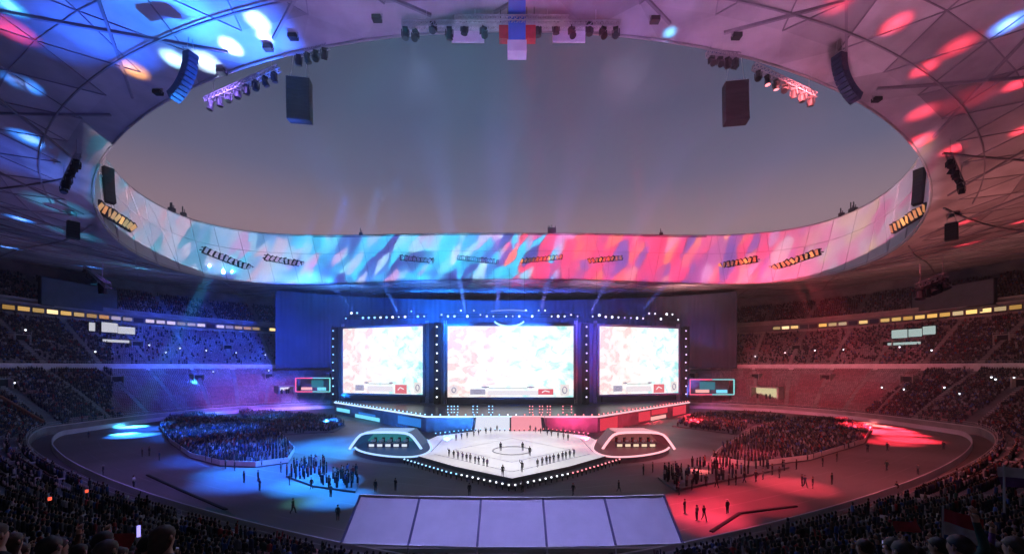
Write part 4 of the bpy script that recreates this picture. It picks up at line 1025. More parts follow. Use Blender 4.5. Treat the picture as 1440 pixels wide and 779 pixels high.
# the remaining crowd as one mesh
def crowd(spots):
    seg = 6; an = np.arange(seg)*2*PI/seg
    prof = [(.0,.17,.12),(.30,.20,.13),(.52,.22,.12),(.60,.10,.08),(.64,.055,.055),(.70,.085,.09),(.80,.10,.105),(.88,.075,.08),(.915,.02,.02)]   # seated, above seat height
    base = np.array([[rx*np.cos(a), ry*np.sin(a), z] for z, rx, ry in prof for a in an])
    nr = len(prof); faces = []
    for i in range(nr-1):
        for k in range(seg): faces.append((i*seg+k, i*seg+(k+1)%seg, (i+1)*seg+(k+1)%seg, (i+1)*seg+k))
    fa = np.array(faces); nv = len(base)
    # legs box for everybody: 8 verts
    lb = np.array([(-.15,-.09,-1),(.15,-.09,-1),(.15,.09,-1),(-.15,.09,-1),(-.17,-.1,.05),(.17,-.1,.05),(.17,.1,.05),(-.17,.1,.05)])
    lf = np.array([(0,1,5,4),(1,2,6,5),(2,3,7,6),(3,0,4,7)])+nv
    # arms: two thin boxes
    def arm(s): return np.array([(s*.20,-.04,.08),(s*.27,-.04,.08),(s*.27,.05,.08),(s*.20,.05,.08),(s*.19,-.04,.52),(s*.25,-.04,.50),(s*.25,.05,.50),(s*.19,.05,.52)])
    B = np.concatenate([base, lb, arm(-1), arm(1)]); a0 = nv+8
    af = np.array([(0,1,5,4),(1,2,6,5),(2,3,7,6),(3,0,4,7)])
    FA = np.concatenate([fa, lf, af+a0, af+a0+8]); NV = len(B)
    n = len(spots); P = np.array([s[:3] for s in spots]); stand = np.array([bool(s[3]) for s in spots])
    ang = np.arctan2(88-P[:,1], 0-P[:,0])-PI/2+rng.normal(0,.25,n); hs = rng.uniform(.92,1.08,n)
    hip = np.where(stand, .85, .45)
    V = np.repeat(B[None], n, 0)*hs[:,None,None]
    leg = slice(nv, nv+4); V[:,leg,2] = -hip[:,None]
    up = (rng.random(n) < .16)                        # raised arms
    for s0 in (a0, a0+8):
        m = up & (rng.random(n) < .7); V[m, s0:s0+4, 2] = .95+rng.uniform(-.1,.1,(m.sum(),1)); V[m, s0:s0+4, 1] += .1
    c, s_ = np.cos(ang)[:,None], np.sin(ang)[:,None]
    X = V[:,:,0]*c-V[:,:,1]*s_+P[:,0,None]; Y = V[:,:,0]*s_+V[:,:,1]*c+P[:,1,None]; Z = V[:,:,2]+P[:,2,None]+hip[:,None]
    co = np.stack([X,Y,Z],-1).reshape(-1,3)
    pal = np.array([(.012,.012,.015),(.02,.02,.025),(.02,.03,.07),(.10,.10,.11),(.03,.06,.05),(.30,.30,.32),(.25,.03,.03),(.05,.10,.28),(.09,.06,.04)])
    ci = rng.choice(len(pal), n, p=[.17,.16,.14,.13,.08,.14,.06,.07,.05]); body = pal[ci]*rng.uniform(.7,1.3,(n,1))
    skin = np.array((.36,.22,.15))*rng.uniform(.7,1.15,(n,1)); hair = np.array((.015,.013,.012))
    C = np.ones((n, NV, 4)); C[:,:,:3] = body[:,None]
    C[:, 4*seg:7*seg, :3] = skin[:,None]; C[:, 7*seg:9*seg, :3] = hair
    # hair on the back of the head
    back = np.zeros(NV, bool); 
    for k in range(seg):
        if np.sin(an[k]) < .1: back[6*seg+k] = back[5*seg+k] = True
    C[:, back, :3] = hair
    C[:, nv:nv+8, :3] = np.array((.03,.033,.045))
    F_ = (FA[None]+(np.arange(n)*NV)[:,None,None]).reshape(-1,4)
    me = bpy.data.meshes.new('crowd'); me.vertices.add(len(co)); me.vertices.foreach_set('co', co.ravel().astype(np.float32))
    nf = len(F_); me.loops.add(nf*4); me.loops.foreach_set('vertex_index', F_.ravel().astype(np.int32)); me.polygons.add(nf); me.polygons.foreach_set('loop_start', np.arange(0,nf*4,4,dtype=np.int32))
    me.update(calc_edges=True)
    at_ = me.color_attributes.new('cloth', 'FLOAT_COLOR', 'POINT'); at_.data.foreach_set('color', C.reshape(-1).astype(np.float32))
    me.materials.append(attr_mat('crowd_cloth', 'cloth')); o = bpy.data.objects.new('crowd', me); COL.objects.link(o)
    tag(o, 'dense crowd of spectators filling the stands and the floor blocks', 'crowd', None, 'stuff')
    print('crowd', n)
crowd(SPOTS)
def seats(spots):
    b1 = np.array([(-.23,-.22,.40),(.23,-.22,.40),(.23,.22,.40),(-.23,.22,.40),(-.23,-.22,.46),(.23,-.22,.46),(.23,.22,.46),(-.23,.22,.46)])
    b2 = np.array([(-.23,-.28,.42),(.23,-.28,.42),(.23,-.22,.42),(-.23,-.22,.42),(-.23,-.33,.86),(.23,-.33,.86),(.23,-.27,.86),(-.23,-.27,.86)])
    B = np.concatenate([b1,b2]); f = np.array([(3,2,1,0),(4,5,6,7),(0,1,5,4),(1,2,6,5),(2,3,7,6),(3,0,4,7)]); FA = np.concatenate([f, f+8])
    n = len(spots); P = np.array([s[:3] for s in spots]); ang = np.arctan2(92-P[:,1], -P[:,0])-PI/2
    c, s_ = np.cos(ang)[:,None], np.sin(ang)[:,None]
    X = B[:,0]*c-B[:,1]*s_+P[:,0,None]; Y = B[:,0]*s_+B[:,1]*c+P[:,1,None]; Z = B[:,2]+P[:,2,None]
    co = np.stack([X,Y,Z],-1).reshape(-1,3); tier = np.array([s[4] for s in spots]); z = P[:,2]
    C = np.ones((n,16,4)); red = np.array((.30,.09,.11)); gr = np.array((.34,.33,.34)); pr = np.where(tier == 0, .7-.4*(z-2)/13, .35)
    tp_ = np.array([s[3] for s in spots]); sec = np.floor(tp_*9); wv = .5+.5*np.sin(sec*2.4+np.floor(z/2.2)*1.1); k_ = np.clip(pr*.9+(wv-.5)*.5, 0, 1)[:,None]; col = (red*k_+gr*(1-k_))*rng.uniform(.78,1.2,(n,1)); C[:,:,:3] = col[:,None]
    F_ = (FA[None]+(np.arange(n)*16)[:,None,None]).reshape(-1,4); nf = len(F_)
    me = bpy.data.meshes.new('stand_seats'); me.vertices.add(len(co)); me.vertices.foreach_set('co', co.ravel().astype(np.float32))
    me.loops.add(nf*4); me.loops.foreach_set('vertex_index', F_.ravel().astype(np.int32)); me.polygons.add(nf); me.polygons.foreach_set('loop_start', np.arange(0,nf*4,4,dtype=np.int32)); me.update(calc_edges=True)
    a_ = me.color_attributes.new('plastic','FLOAT_COLOR','POINT'); a_.data.foreach_set('color', C.reshape(-1).astype(np.float32))
    me.materials.append(attr_mat('seat_plastic','plastic',.5)); o = bpy.data.objects.new('stand_seats', me); COL.objects.link(o)
    tag(o, 'rows of empty red and grey seats in the far stands', 'seats', None, 'stuff'); print('seats', n)
seats(SEATS)

# dark stair openings in the tiers
def opening(A, B, s, t, k):
    p_ = lerp4(A, B, s); pt = Vector(tier_ring(p_, np.array([t]), p_[3])[0]); n = Vector((-pt.x, 100-pt.y, 0)).normalized()
    r = empty('stand_entrance', pt, math.atan2(n.y, n.x)-PI/2)
    q = MB(); q.box((-1.7,-1.0,1.1),(.3,3.2,2.4)); q.box((1.7,-1.0,1.1),(.3,3.2,2.4)); q.box((0,-1.2,2.35),(3.7,3.0,.25)); q.build('surround', M['concrete'], r)
    q = MB(); q.box((0,-.6,1.1),(3.1,.15,2.2)); q.build('passage_shade', M['black'], r)  # flat black sheet stands in for the shade inside the passage
    q = MB(); q.bar((-1.85,.7,2.9),(1.85,.7,2.9),.06); [q.bar((x,.7,2.4),(x,.7,2.9),.05) for x in (-1.8,0,1.8)]; q.build('guard_rail', M['rail'], r)
    tag(r, 'dark stair opening with pale surround among the seats of the '+k+' tier', 'stand entrance', 'stair openings in the '+k+' tier')
for i_, t in enumerate(AISLES):
    y_ = ring(120, 90, 100, NB, np.array([t]))[1][0]
    if y_ < 60 or y_ > 180: continue
    if i_ % 2: opening(MFRONT, MBACK, .42, t, 'middle')
    else: opening(WALL, LBACK, .70, t, 'lower')
# small white lights among the crowd
for px, py in ((36,470),(210,490),(253,494),(290,497),(332,500),(373,503),(367,453),(1068,455),(1020,508),(1062,505),(1104,500),(1146,497),(1186,496),(1265,493),(1310,498),(1271,553),(1328,551),(1349,560),(1400,540),(1394,537),(1426,538),(1240,550),(233,500),(378,525),(134,500),(300,527),(352,462),(20,545),(95,560)):
    p = ray(MBV, px, py) or ray(LB, px, py)
    if p is None: continue
    r = empty('hand_lamp', p+Vector((0,0,1.25))); q = MB(); s_ = .08+.0007*p.length; q.tube([(0,0,-s_),(0,0,s_)], [s_*.8,s_], 8); q.build('glow', M['lampwhite'], r); q = MB(); q.tube([(0,0,-1.25),(0,0,-s_)], .05, 6); q.build('handle', M['black'], r)
    tag(r, 'small white light shining among the spectators of the stands', 'lamp', 'small white lights in the crowd')

# near rail, banners and flags
rl = empty('stand_railing'); q = MB(); s_ = .56; pA = lerp4(WALL, LBACK, s_)
tN = [t for t in T if tier_ring(pA,np.array([t]),0)[0][1] < 60]
tN = sorted(tN); pts = [Vector(tier_ring(pA,np.array([t]),pA[3]+.5)[0]) for t in tN]
for a, b_ in zip(pts, pts[1:]):
    if (b_-a).length > 12: continue
    for h in (.55,1.0): q.bar(a+Vector((0,0,h)), b_+Vector((0,0,h)), .06)
    q.bar(a-Vector((0,0,.3)), a+Vector((0,0,1.0)), .05)
q.build('rail', M['rail'], rl); tag(rl, 'pale metal rail crossing the near rows of the lower stand', 'railing')
def cloth(name, p, w, h, rz, cols_, label, cat, pole=None):
    r = empty(name, p, rz); n = len(cols_)
    for j, c in enumerate(cols_):
        q = MB(); rows = []
        for s in np.linspace(0,1,8):
            rr = []
            for u in np.linspace(j/n,(j+1)/n,6):
                rr.append((w*(s), .05*math.sin(s*6+u*2)*w*2, h*(u-.5)-.1*s*s*h))
            rows.append(rr)
        q.sheet(rows, closed=False); q.sheet([[(x,y+.008,z) for x,y,z in r_] for r_ in rows][::-1], closed=False)
        q.build('stripe' if n > 1 else 'cloth', CLOTH[c], r, True)
    if pole:
        q = MB(); q.tube([(0,0,-h/2-pole),(0,0,h/2+.04)], .012, 6); q.build('pole', M['alu'], r)
    tag(r, label, cat)
cloth('flag', at(1326,742,5.2), .34,.50, -.9, ('blue','white','red'), 'small red white and blue flag held in the near right stand', 'flag', .5)
cloth('flag', at(1412,672,5.0), .6,.26, .1, ('purple','white'), 'white and purple flag held up at the right picture edge', 'flag', .3)
cloth('banner', at(146,752,9.0), .95,.30, -.35, ('red',), 'red cloth banner tied along the near left rail', 'banner')
cloth('banner', at(1262,742,9.0), .8,.26, .3, ('red',), 'red cloth banner tied along the near right rail', 'banner')
gl = empty('light_stick', at(195,754,5.5)); q = MB(); q.tube([(0,0,0),(0,0,.15)], .02, 8); q.build('glow', emis('violet_glow',(.35,.3,1),1.6), gl); q = MB(); q.tube([(0,0,-.12),(0,0,0)], .025, 8); q.build('handle', M['white'], gl)
tag(gl, 'violet glowing light stick held up in the near left stand', 'light stick')
for px, py, d, lab in ((122,692,9,'small red light glowing in the near left crowd'),(70,703,8,'dim red light lower in the near left crowd')):
    r = empty('light_stick', at(px,py,d)); q = MB(); q.tube([(0,0,0),(0,0,.06)], .028, 8); q.build('glow', emis('red_glow',(1,.12,.06),1.2), r); q = MB(); q.tube([(0,0,-.15),(0,0,0)], .02, 6); q.build('handle', M['black'], r); tag(r, lab, 'light stick')

# openings and booths in the lower stand
def onstand(px, py, tree=None):
    return ray(tree or LB, px, py)
for p0, p1, lab in (((1385,606),(1440,566),'orange brown side wall of the stair opening in the right stand'),((0,566),(58,600),'red brown side wall of the stair opening in the left stand')):
    a, b_ = onstand(*p0), onstand(*p1)
    if a and b_:
        q = MB(); q.bar(a+Vector((0,0,.7)), b_+Vector((0,0,.7)), .5,1.9); q.bar(a+Vector((0,0,1.7)), b_+Vector((0,0,1.7)), .62,.12)
        tag(q.build('stair_wall', mat('orange_wall',(.30,.10,.04),.8,noise=.25,scale=.4)), lab, 'wall')
def portal(px, py, w, h, label, e):
    p = onstand(px, py)
    if not p: return
    k = p.y/F; W, H = w*k, h*k; n = Vector((-p.x,100-p.y,0)).normalized(); rz = math.atan2(-n.x, n.y)+PI
    r = empty('tunnel_entrance', p, rz); q = MB()
    q.box((-W/2-.3,0,H/2),(.6,4,H)); q.box((W/2+.3,0,H/2),(.6,4,H)); q.box((0,0,H+.3),(W+1.2,4,.6)); q.build('portal', M['concrete'], r)
    q = MB(); q.box((0,1.4,H/2),(W,.1,H)); q.build('lit_interior', e, r); q = MB(); [q.box((x*W,-1.2,.9),(.5,.4,1.8)) for x in (-.3,.05,.2)]; q.build('barrier', M['black'], r)
    tag(r, label, 'tunnel entrance')
portal(1078,560,34,15,'yellow lit tunnel mouth in the far right stand', emis('tunnel_light',(.85,.74,.42),.75))
portal(400,553,18,9,'small white lit opening beside the neon framed booth, left', emis('opening_light',(.9,.95,.85),1.0))
def neon(px, py, w, h, flip, label):
    d = 160; k = d/F; p = at(px, py, d); W, H = w*k, h*k; r = empty('commentary_booth', p); q = MB()
    q.box((0,2.0,-H/2-.3),(W,4,.5)); q.box((0,2.0,H/2+.2),(W,4,.4)); q.box((0,3.9,0),(W,.2,H)); [q.box((x,2,-H/2-3),(.4,.4,6)) for x in (-W/2+.4,W/2-.4)]; q.build('shell', M['fascia'], r)
    R_, T_ = emis('neon_red',(1,.12,.22),1.3), emis('neon_teal',(.25,.85,.85),1.0)
    L_, Q_ = (R_, T_)
    q = MB(); q.bar((-W/2,-.1,H/2),(0,-.1,H/2),.35); q.bar((-W/2,-.1,-H/2),(0,-.1,-H/2),.35); q.bar((-W/2,-.1,-H/2),(-W/2,-.1,H/2),.35); q.build('neon_frame', L_, r)
    q = MB(); q.bar((0,-.1,H/2),(W/2,-.1,H/2),.35); q.bar((0,-.1,-H/2),(W/2,-.1,-H/2),.35); q.bar((W/2,-.1,-H/2),(W/2,-.1,H/2),.35); q.build('neon_frame', Q_, r)
    q = MB(); q.box((-W*.2,.5,-H*.28),(W*.3,.5,H*.2)); q.build('desk', M['panpink'], r); q = MB(); q.box((W*.24,.5,-H*.3),(W*.24,.5,H*.22)); q.build('desk', M['pancyan'], r)
    q = MB(); q.box((0,3.7,H*.05),(W*.36,.1,H*.55)); q.build('wall_screen', emis('booth_screen',(.02,.22,.30),.8), r)
    tag(r, label, 'broadcast booth', 'neon framed booths')
neon(440,541,48,19,0,'small booth with red and teal neon frame left of the stage')
neon(1001,544,62,21,1,'wider booth with red and teal neon frame right of the stage')

# ------------------------------------------------------------------ camera
cd = bpy.data.cameras.new('camera'); cam = bpy.data.objects.new('camera', cd); COL.objects.link(cam)
cam.location = EYE; cam.rotation_euler = (PI/2, 0, 0); cd.sensor_width = 36; cd.lens = 36*F/1440; cd.shift_y = (HY-389.5)/1440; cd.clip_start = .1; cd.clip_end = 6000
S.camera = cam

# ------------------------------------------------------------------ sky at dusk
W = bpy.data.worlds.new('World'); S.world = W; W.use_nodes = True; nt = W.node_tree; bg = nt.nodes['Background']
sky = nt.nodes.new('ShaderNodeTexSky'); sky.sky_type = 'NISHITA'; sky.sun_disc = False; sky.sun_elevation = math.radians(2.0); sky.sun_rotation = math.radians(20); sky.air_density = 1.3; sky.dust_density = 3.0
tc = nt.nodes.new('ShaderNodeTexCoord'); sx = nt.nodes.new('ShaderNodeSeparateXYZ'); nt.links.new(tc.outputs['Generated'], sx.inputs[0])
rp = nt.nodes.new('ShaderNodeValToRGB'); e = rp.color_ramp.elements
e[0].position = 0; e[0].color = (*lin((170,128,132)),1); e[1].position = 1; e[1].color = (*lin((44,56,86)),1)
for p, c in ((.30,(142,120,134)),(.40,(100,99,128)),(.52,(74,81,110)),(.64,(60,69,92))):
    x = e.new(p); x.color = (*lin(c),1)
nt.links.new(sx.outputs['Z'], rp.inputs['Fac'])
mx = nt.nodes.new('ShaderNodeMix'); mx.data_type = 'RGBA'; mx.inputs[0].default_value = .93
sc_ = nt.nodes.new('ShaderNodeVectorMath'); sc_.operation = 'SCALE'; sc_.inputs['Scale'].default_value = .10
nt.links.new(sky.outputs['Color'], sc_.inputs[0]); nt.links.new(sc_.outputs['Vector'], mx.inputs[6]); nt.links.new(rp.outputs['Color'], mx.inputs[7])
nt.links.new(mx.outputs[2], bg.inputs['Color']); bg.inputs['Strength'].default_value = 1.0
sd = bpy.data.lights.new('sun','SUN'); sd.energy = .04; sd.angle = math.radians(8); sd.color = (1,.7,.6); so = bpy.data.objects.new('sun', sd); COL.objects.link(so); so.rotation_euler = (math.radians(80),0,math.radians(170))

# ------------------------------------------------------------------ show lights
def spot(loc, target, col, L, angle, blend=.6, radius=.3, alb=.5, name='show_light'):
    loc, target = Vector(loc), Vector(target); d = (target-loc).length
    l = bpy.data.lights.new(name, 'SPOT'); l.energy = L*PI/alb*4*PI*d*d; l.color = col; l.spot_size = math.radians(angle); l.spot_blend = blend; l.shadow_soft_size = radius
    o = bpy.data.objects.new(name, l); COL.objects.link(o); o.location = loc
    o.rotation_euler = (target-loc).to_track_quat('-Z','Y').to_euler(); return o
BLUE, DEEP, CYAN, RED, PINK, LILAC, SALM = (.03,.24,1), (.02,.12,1), (.05,.55,1), (1,.035,.07), (1,.25,.42), (.62,.45,1), (1,.42,.36)
# light spots thrown on the roof
ROOFS = [(362,30,34,(.55,.8,1),2.4),(372,52,24,(.55,.8,1),2.0),(325,66,30,(.6,.82,1),2.4),(290,88,40,(.55,.8,1),2.2),(246,84,34,(.35,.7,1),1.6),(255,130,18,CYAN,1.4),(225,15,150,BLUE,.9),(330,40,170,DEEP,2.2),(265,20,80,BLUE,1.0),(300,110,110,DEEP,1.6),(370,60,110,DEEP,1.4),(150,50,120,DEEP,1.0),(60,40,120,DEEP,.4),(20,220,120,DEEP,.2),(110,250,110,(.1,.2,.8),.25),
 (30,117,40,BLUE,1.3),(43,196,38,BLUE,1.2),(12,8,34,CYAN,.8),(18,42,50,RED,.5),(188,98,34,(1,.42,.08),.9),(28,308,26,BLUE,1.1),(12,348,24,BLUE,1.0),(47,371,28,BLUE,1.0),(130,376,26,BLUE,.9),(110,384,24,BLUE,.9),(200,378,20,CYAN,.9),(285,378,14,CYAN,1.2),
 (85,290,60,CYAN,.25),(110,330,50,CYAN,.22),(190,375,80,CYAN,.15),
 (1260,34,44,RED,.9),(1347,65,50,RED,.8),(1300,97,38,RED,1.0),(1418,34,44,BLUE,1.4),(1432,118,36,RED,1.0),(1298,158,44,RED,.6),(1290,200,42,RED,1.2),(1342,210,36,RED,.8),(1438,183,30,RED,.8),(1355,313,26,RED,1.0),(1360,343,30,RED,.7),(1436,312,22,RED,.7),(942,46,24,CYAN,.9),(1180,3,50,RED,.6),(1360,140,70,RED,.22)]
for px, py, size, c, L in ROOFS:
    h = ray(RB, px, py)
    if h is None: continue
    loc = Vector((h.x*.88, h.y+(100-h.y)*.10, max(19, h.z-27)))
    D_eye = h.y; wm = size/F*D_eye; d = (h-loc).length
    a_ = math.degrees(2*math.atan(wm/2/d))*(.72 if px > 900 else .85)
    spot(loc, h, c, L*1.9, max(3, a_*1.35), 1.0, .15, .5)
    if size < 60:
        cw = tuple(min(1, q*.75+.28*(1 if c[2] > .5 else .10)) for q in c)
        spot(loc, h, cw, L*1.5, max(2, a_*.72), 1.0, .12, .5)
# broad washes under the roof
spot((-60,58,4), (-95,70,47), (.36,.24,.85), .08, 110, 1, 1.5)
spot((60,58,4), (95,70,47), (1,.30,.29), .17, 110, 1, 1.5)
spot((0,12,14.5), (0,40,51), (.52,.28,.95), .36, 80, 1, 1.5)
spot((-16,14,13.5), (-34,44,50), (.20,.20,1), .20, 60, 1, 1.5)
spot((16,14,13.5), (36,44,50), (.95,.34,.66), .28, 60, 1, 1.5)
spot((-70,110,3), (-110,150,48), (.20,.32,.9), .16, 90, 1, 1.5)
spot((70,110,3), (110,150,48), (.9,.30,.28), .18, 90, 1, 1.5)
for x, c, L in ((-75,(.08,.30,1),.7),(-35,(.10,.28,1),.8),(0,(.5,.28,.95),.55),(35,(.6,.34,.65),.5),(75,(.9,.40,.40),.5)):
    spot((x*.92,164,38), (x,170.5,52), c, L*1.6, 125, 1, 1.0, .4)
spot((-100,60,8), (-140,125,50), (.40,.25,.6), .06, 60, 1, 1.0); spot((100,60,8), (140,125,50), (.85,.34,.32), .08, 60, 1, 1.0)
# projector throwing coloured shapes on the ring
pj = bpy.data.lights.new('ring_projector','SPOT'); pj.energy = 2.0e6; pj.spot_size = math.radians(150); pj.spot_blend = .05; pj.shadow_soft_size = .05; pj.use_nodes = True
po = bpy.data.objects.new('ring_projector', pj); COL.objects.link(po); po.location = (0,3,22); po.rotation_euler = (PI/2,0,0)
nt = pj.node_tree; N = nt.nodes; Lk = nt.links; em = N['Emission']
def mth(op, a, b=None, c=None, clamp=False):
    n = N.new('ShaderNodeMath'); n.operation = op; n.use_clamp = clamp
    for i, v in enumerate((a,b,c)):
        if v is None: continue
        if isinstance(v,(int,float)): n.inputs[i].default_value = v
        else: Lk.new(v, n.inputs[i])
    return n.outputs[0]
tc = N.new('ShaderNodeTexCoord'); sp_ = N.new('ShaderNodeSeparateXYZ'); Lk.new(tc.outputs['Normal'], sp_.inputs[0])
az = mth('ABSOLUTE', sp_.outputs['Z']); u = mth('DIVIDE', sp_.outputs['X'], az); v = mth('DIVIDE', sp_.outputs['Y'], az); au = mth('ABSOLUTE', u)
lift = mth('POWER', mth('MAXIMUM', mth('SUBTRACT', au, .62), 0), 2.0)
vb = mth('ADD', mth('MULTIPLY', lift, .75), .172)
vt = mth('ADD', mth('MULTIPLY', lift, .72), .35)
mask = mth('MULTIPLY', mth('MULTIPLY', mth('GREATER_THAN', v, vb), mth('LESS_THAN', v, vt)), mth('SUBTRACT', 1.0, mth('MULTIPLY', mth('SUBTRACT', au, 1.0), 7.0, clamp=True)))
cmb = N.new('ShaderNodeCombineXYZ'); Lk.new(mth('SUBTRACT', mth('MULTIPLY', u, 1.1), mth('MULTIPLY', v, .75)), cmb.inputs[0]); Lk.new(mth('ADD', mth('MULTIPLY', u, .22), mth('MULTIPLY', v, .40)), cmb.inputs[1])
vo = N.new('ShaderNodeTexVoronoi'); vo.inputs['Scale'].default_value = 38; Lk.new(cmb.outputs[0], vo.inputs['Vector'])
vo2 = N.new('ShaderNodeTexVoronoi'); vo2.inputs['Scale'].default_value = 15; Lk.new(cmb.outputs[0], vo2.inputs['Vector'])
s1 = N.new('ShaderNodeSeparateColor'); Lk.new(vo.outputs['Color'], s1.inputs[0]); s2 = N.new('ShaderNodeSeparateColor'); Lk.new(vo2.outputs['Color'], s2.inputs[0])
rnd = mth('ADD', mth('MULTIPLY', s1.outputs[0], .75), mth('MULTIPLY', s2.outputs[0], .25))
def ramp(fac, stops):
    r = N.new('ShaderNodeValToRGB'); e = r.color_ramp.elements; e[0].position, e[0].color = stops[0][0], (*stops[0][1],1); e[1].position, e[1].color = stops[-1][0], (*stops[-1][1],1)
    for p, c in stops[1:-1]: q = e.new(p); q.color = (*c,1)
    Lk.new(fac, r.inputs[0]); return r.outputs[0]
cL = ramp(rnd, [(.20,(.02,.05,.35)),(.32,(.02,.25,.75)),(.46,(.0,.50,.85)),(.62,(.02,.62,.9)),(.76,(.35,.65,.9)),(.88,(.5,.3,.6))])
cR = ramp(rnd, [(.20,(.22,.06,.35)),(.32,(.6,.05,.22)),(.46,(.95,.02,.12)),(.62,(1,.05,.17)),(.76,(1,.18,.10)),(.88,(.7,.2,.5))])
cLe = ramp(rnd, [(.2,(.10,.55,.75)),(.45,(.45,.55,.80)),(.7,(.72,.66,.85)),(.85,(.9,.45,.5))])
cRe = ramp(rnd, [(.2,(.95,.20,.40)),(.45,(.92,.45,.58)),(.7,(.85,.58,.75)),(.85,(1,.55,.40))])
def mix(f, a, b):
    m = N.new('ShaderNodeMix'); m.data_type = 'RGBA'; Lk.new(f, m.inputs[0]); Lk.new(a, m.inputs[6]); Lk.new(b, m.inputs[7]); return m.outputs[2]
ef = mth('MULTIPLY', mth('SUBTRACT', mth('ADD', au, mth('MULTIPLY', s2.outputs[1], .25)), .72), 3.5, clamp=True)
side = mth('MULTIPLY', mth('ADD', mth('SUBTRACT', u, -.0), mth('MULTIPLY', mth('SUBTRACT', s1.outputs[1], .5), .22)), 30.0, clamp=True)
colr = mix(side, mix(ef, cL, cLe), mix(ef, cR, cRe))
Lk.new(colr, em.inputs['Color'])
# the projector lens is tuned brighter for the far middle than for the near ends
gain = mth('DIVIDE', 1.0, mth('POWER', mth('ADD', 1.0, mth('MULTIPLY', u, u)), .5))
PROJ = 1.0
Lk.new(mth('MULTIPLY', mth('MULTIPLY', mask, mth('MULTIPLY', gain, mth('SUBTRACT', 1.0, mth('MULTIPLY', ef, .22)))), PROJ), em.inputs['Strength'])
# drape and stage washes
for x, c, L in ((-78,(.008,.14,.6),.05),(-34,(.006,.19,1),.70),(-4,(.01,.17,1),.75),(22,(.05,.09,.75),.35),(50,(.07,.07,.5),.16),(84,(.05,.06,.3),.08)):
    spot((x*.8,150,5), (x,193,32), c, L*3.2, 48, 1, 1.0, .15)
for x, c, L in ((-52,(.008,.22,1),.42),(-22,(.006,.18,1),.55),(6,(.02,.13,1),.55),(30,(.10,.08,.85),.40),(56,(.30,.12,.5),.30)):
    spot((x*.85,122,40), (x,149,20), c, L, 58, 1, 1.0, .08)
for x, c, L in ((-48,(.02,.25,1),.20),(0,(.03,.18,1),.30),(44,(.45,.12,.5),.16)):
    spot((x*.9,90,46), (x,140,18), c, L, 42, 1, 1.0, .1)
# stand washes
for (x,y,z), c, L, a in (((-98,150,14),(.04,.07,1),.18,50),((-70,175,14),(.06,.09,1),.20,46),((-120,165,26),(.02,.09,1),.13,50),((-90,150,6),(.6,.14,.75),.14,30),((-60,185,40),(.01,.13,1),.15,60)):
    spot((x*.35,y-45,44), (x,y,z), c, L*4.0, a, 1, 1.0, .3)
for (x,y,z), c, L, a in (((98,150,14),(1,.22,.26),.10,50),((70,172,14),(1,.28,.30),.10,46),((125,150,26),(.8,.03,.07),.07,55),((88,148,6),(1,.10,.14),.10,34)):
    spot((x*.35,y-45,44), (x,y,z), c, L*1.3, a, 1, 1.0, .3)
# floor: pools of light
def pool(px, py, size, c, L, blend=.6, up=46, alb=.12):
    p = onz(px, py, 0); w_ = size/F*p.y; loc = Vector((p.x*.72, p.y*.8+16, up)); d = (p-loc).length
    spot(loc, p, c, L*2.0, math.degrees(2*math.atan(w_/2/d))*1.25, 1.0, .4, alb)
for a in ((380,668,150,(.01,.16,1),.8),(330,662,90,(.01,.20,1),.5),(445,680,110,(.02,.28,1),.9),(480,700,90,(.02,.26,1),.5),(300,610,120,(.01,.14,1),.45),(330,640,140,(.01,.12,1),.4),(430,705,60,(.10,.5,.4),.10),
          (176,610,26,CYAN,9),(186,600,30,CYAN,9),(202,594,26,CYAN,9),(190,612,50,(.02,.2,1),2.5),(216,592,14,CYAN,10),(228,587,14,CYAN,9),(172,597,16,BLUE,5),(186,590,16,BLUE,5),(214,583,20,BLUE,2.5),(205,603,60,(.02,.15,1),.7),(246,582,12,CYAN,3),(252,578,10,CYAN,1.0),(300,586,60,BLUE,.35),(380,590,60,(.04,.3,1),.28),(392,628,40,BLUE,.4),(480,625,140,(.01,.22,.9),.45),(450,640,120,(.01,.24,.75),.45),(420,575,60,(.3,.3,1),.2),
          (985,715,120,(1,.04,.09),.32),(1045,700,130,(1,.05,.09),.2),(1110,682,100,(1,.05,.09),.30),(1000,735,110,(.8,.04,.10),.2),(1060,640,60,RED,.35),(1010,655,50,RED,.5),(985,665,30,(1,.14,.12),.8),
          (1196,594,26,RED,2.5),(1218,596,22,(1,.12,.10),4),(1238,599,22,(1,.10,.10),4.5),(1256,602,22,RED,4),(1272,606,22,RED,3.5),(1245,608,60,RED,2.4),(1275,618,60,RED,1.6),(1215,604,50,RED,2),(1290,612,26,RED,.9),(1170,590,24,RED,1.0),(1250,622,60,RED,.5),(1220,594,20,(1,.2,.2),.9),(960,583,60,RED,.6),(900,592,60,RED,.5),(1040,600,90,(.9,.08,.12),.2),(940,640,140,(.6,.06,.12),.08)):
    pool(*a)
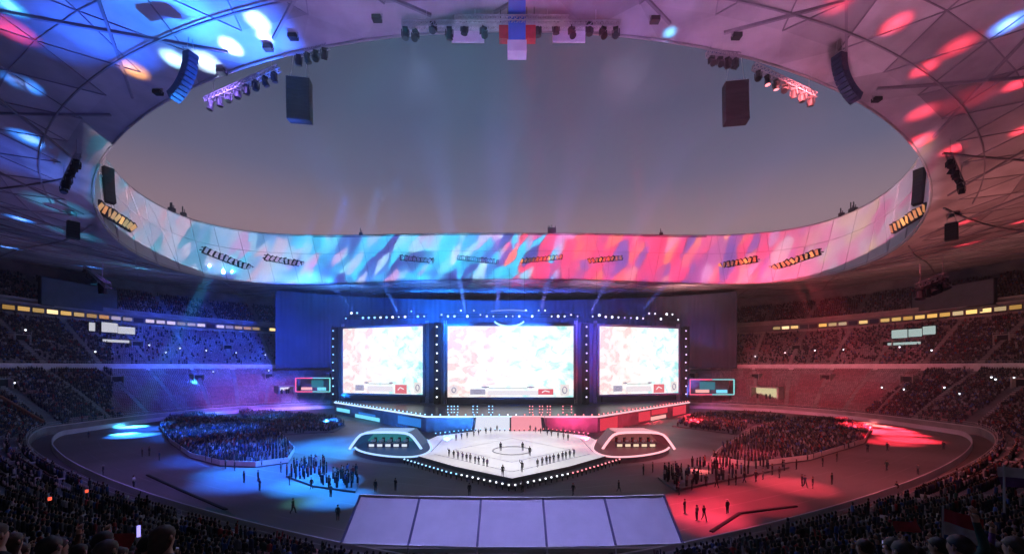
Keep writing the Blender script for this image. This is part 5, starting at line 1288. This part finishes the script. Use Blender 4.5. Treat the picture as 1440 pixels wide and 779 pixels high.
# broad floor wash
spot((-30,40,50),(-52,84,0),(.24,.14,.75),.18,72,1,1.0,.17); spot((30,40,50),(54,84,0),(1,.17,.19),.24,74,1,1.0,.17)
for x, y, c in ((-34,92,BLUE),(-52,112,BLUE),(34,92,RED),(52,112,RED),(-14,86,BLUE),(16,86,(.9,.05,.2))):
    spot((x,y,1.5), (x*1.12,y+24,2.5), c, .35, 70, 1, .4, .1)
# key lights over the lit floor, awning and booths
spot((0,45,50),(0,76,1),(1,.95,.92),.20,40,.8,.6,.55)
spot((-40,60,48),(-20,80,1),(.05,.28,1),.5,24,.8,.6,.5); spot((40,60,48),(20,80,1),(1,.10,.18),.5,24,.8,.6,.5)
spot((0,43,49),(0,34,4),(.35,.32,1),.62,50,.9,.8,.68)
# added fill spots at the roof edge to brighten the near stand
spot((-10,44,49),(-16,12,10),(.22,.32,.6),.022,110,1,2.0,.2); spot((12,44,49),(20,12,10),(.4,.3,.5),.022,110,1,2.0,.2)

hz = MB(); hz.box((0,98,36),(372,332,77.5)); ho = hz.build('haze', None); ho['kind'] = 'stuff'
vm = bpy.data.materials.new('haze_air'); vm.use_nodes = True; nt = vm.node_tree; nt.nodes.remove(nt.nodes['Principled BSDF'])
pv = nt.nodes.new('ShaderNodeVolumePrincipled'); pv.inputs['Density'].default_value = .0006; pv.inputs['Color'].default_value = (.9,.92,1,1); pv.inputs['Anisotropy'].default_value = .7
nt.links.new(pv.outputs['Volume'], nt.nodes['Material Output'].inputs['Volume']); ho.data.materials.clear(); ho.data.materials.append(vm)
# beams fanning up from behind the stage
for px, x1, c, L in ((500,-60,(.06,.22,1),.5),(560,-28,(.06,.22,1),.5),(655,-10,(.10,.25,1),.6),(700,6,(.16,.22,1),.5),(760,20,(.3,.25,1),.35),(830,42,(.2,.2,.9),.35),(900,72,(.12,.2,.9),.35)):
    b0 = at(px, 440, 156); spot(b0, (b0.x*.9+x1*.45, 84, 84), c, L*20, 10.0, .9, .3, .5, 'beam_light')
S.view_settings.view_transform = 'Standard'; S.view_settings.look = 'None'; S.view_settings.exposure = 0; S.view_settings.gamma = 1
try: S.view_settings.use_curve_mapping = False
except Exception: pass
S.cycles.use_denoising = True; S.cycles.volume_bounces = 0; S.cycles.max_bounces = 4; S.cycles.diffuse_bounces = 2; S.cycles.glossy_bounces = 2; S.cycles.use_light_tree = True; S.cycles.sample_clamp_indirect = 4
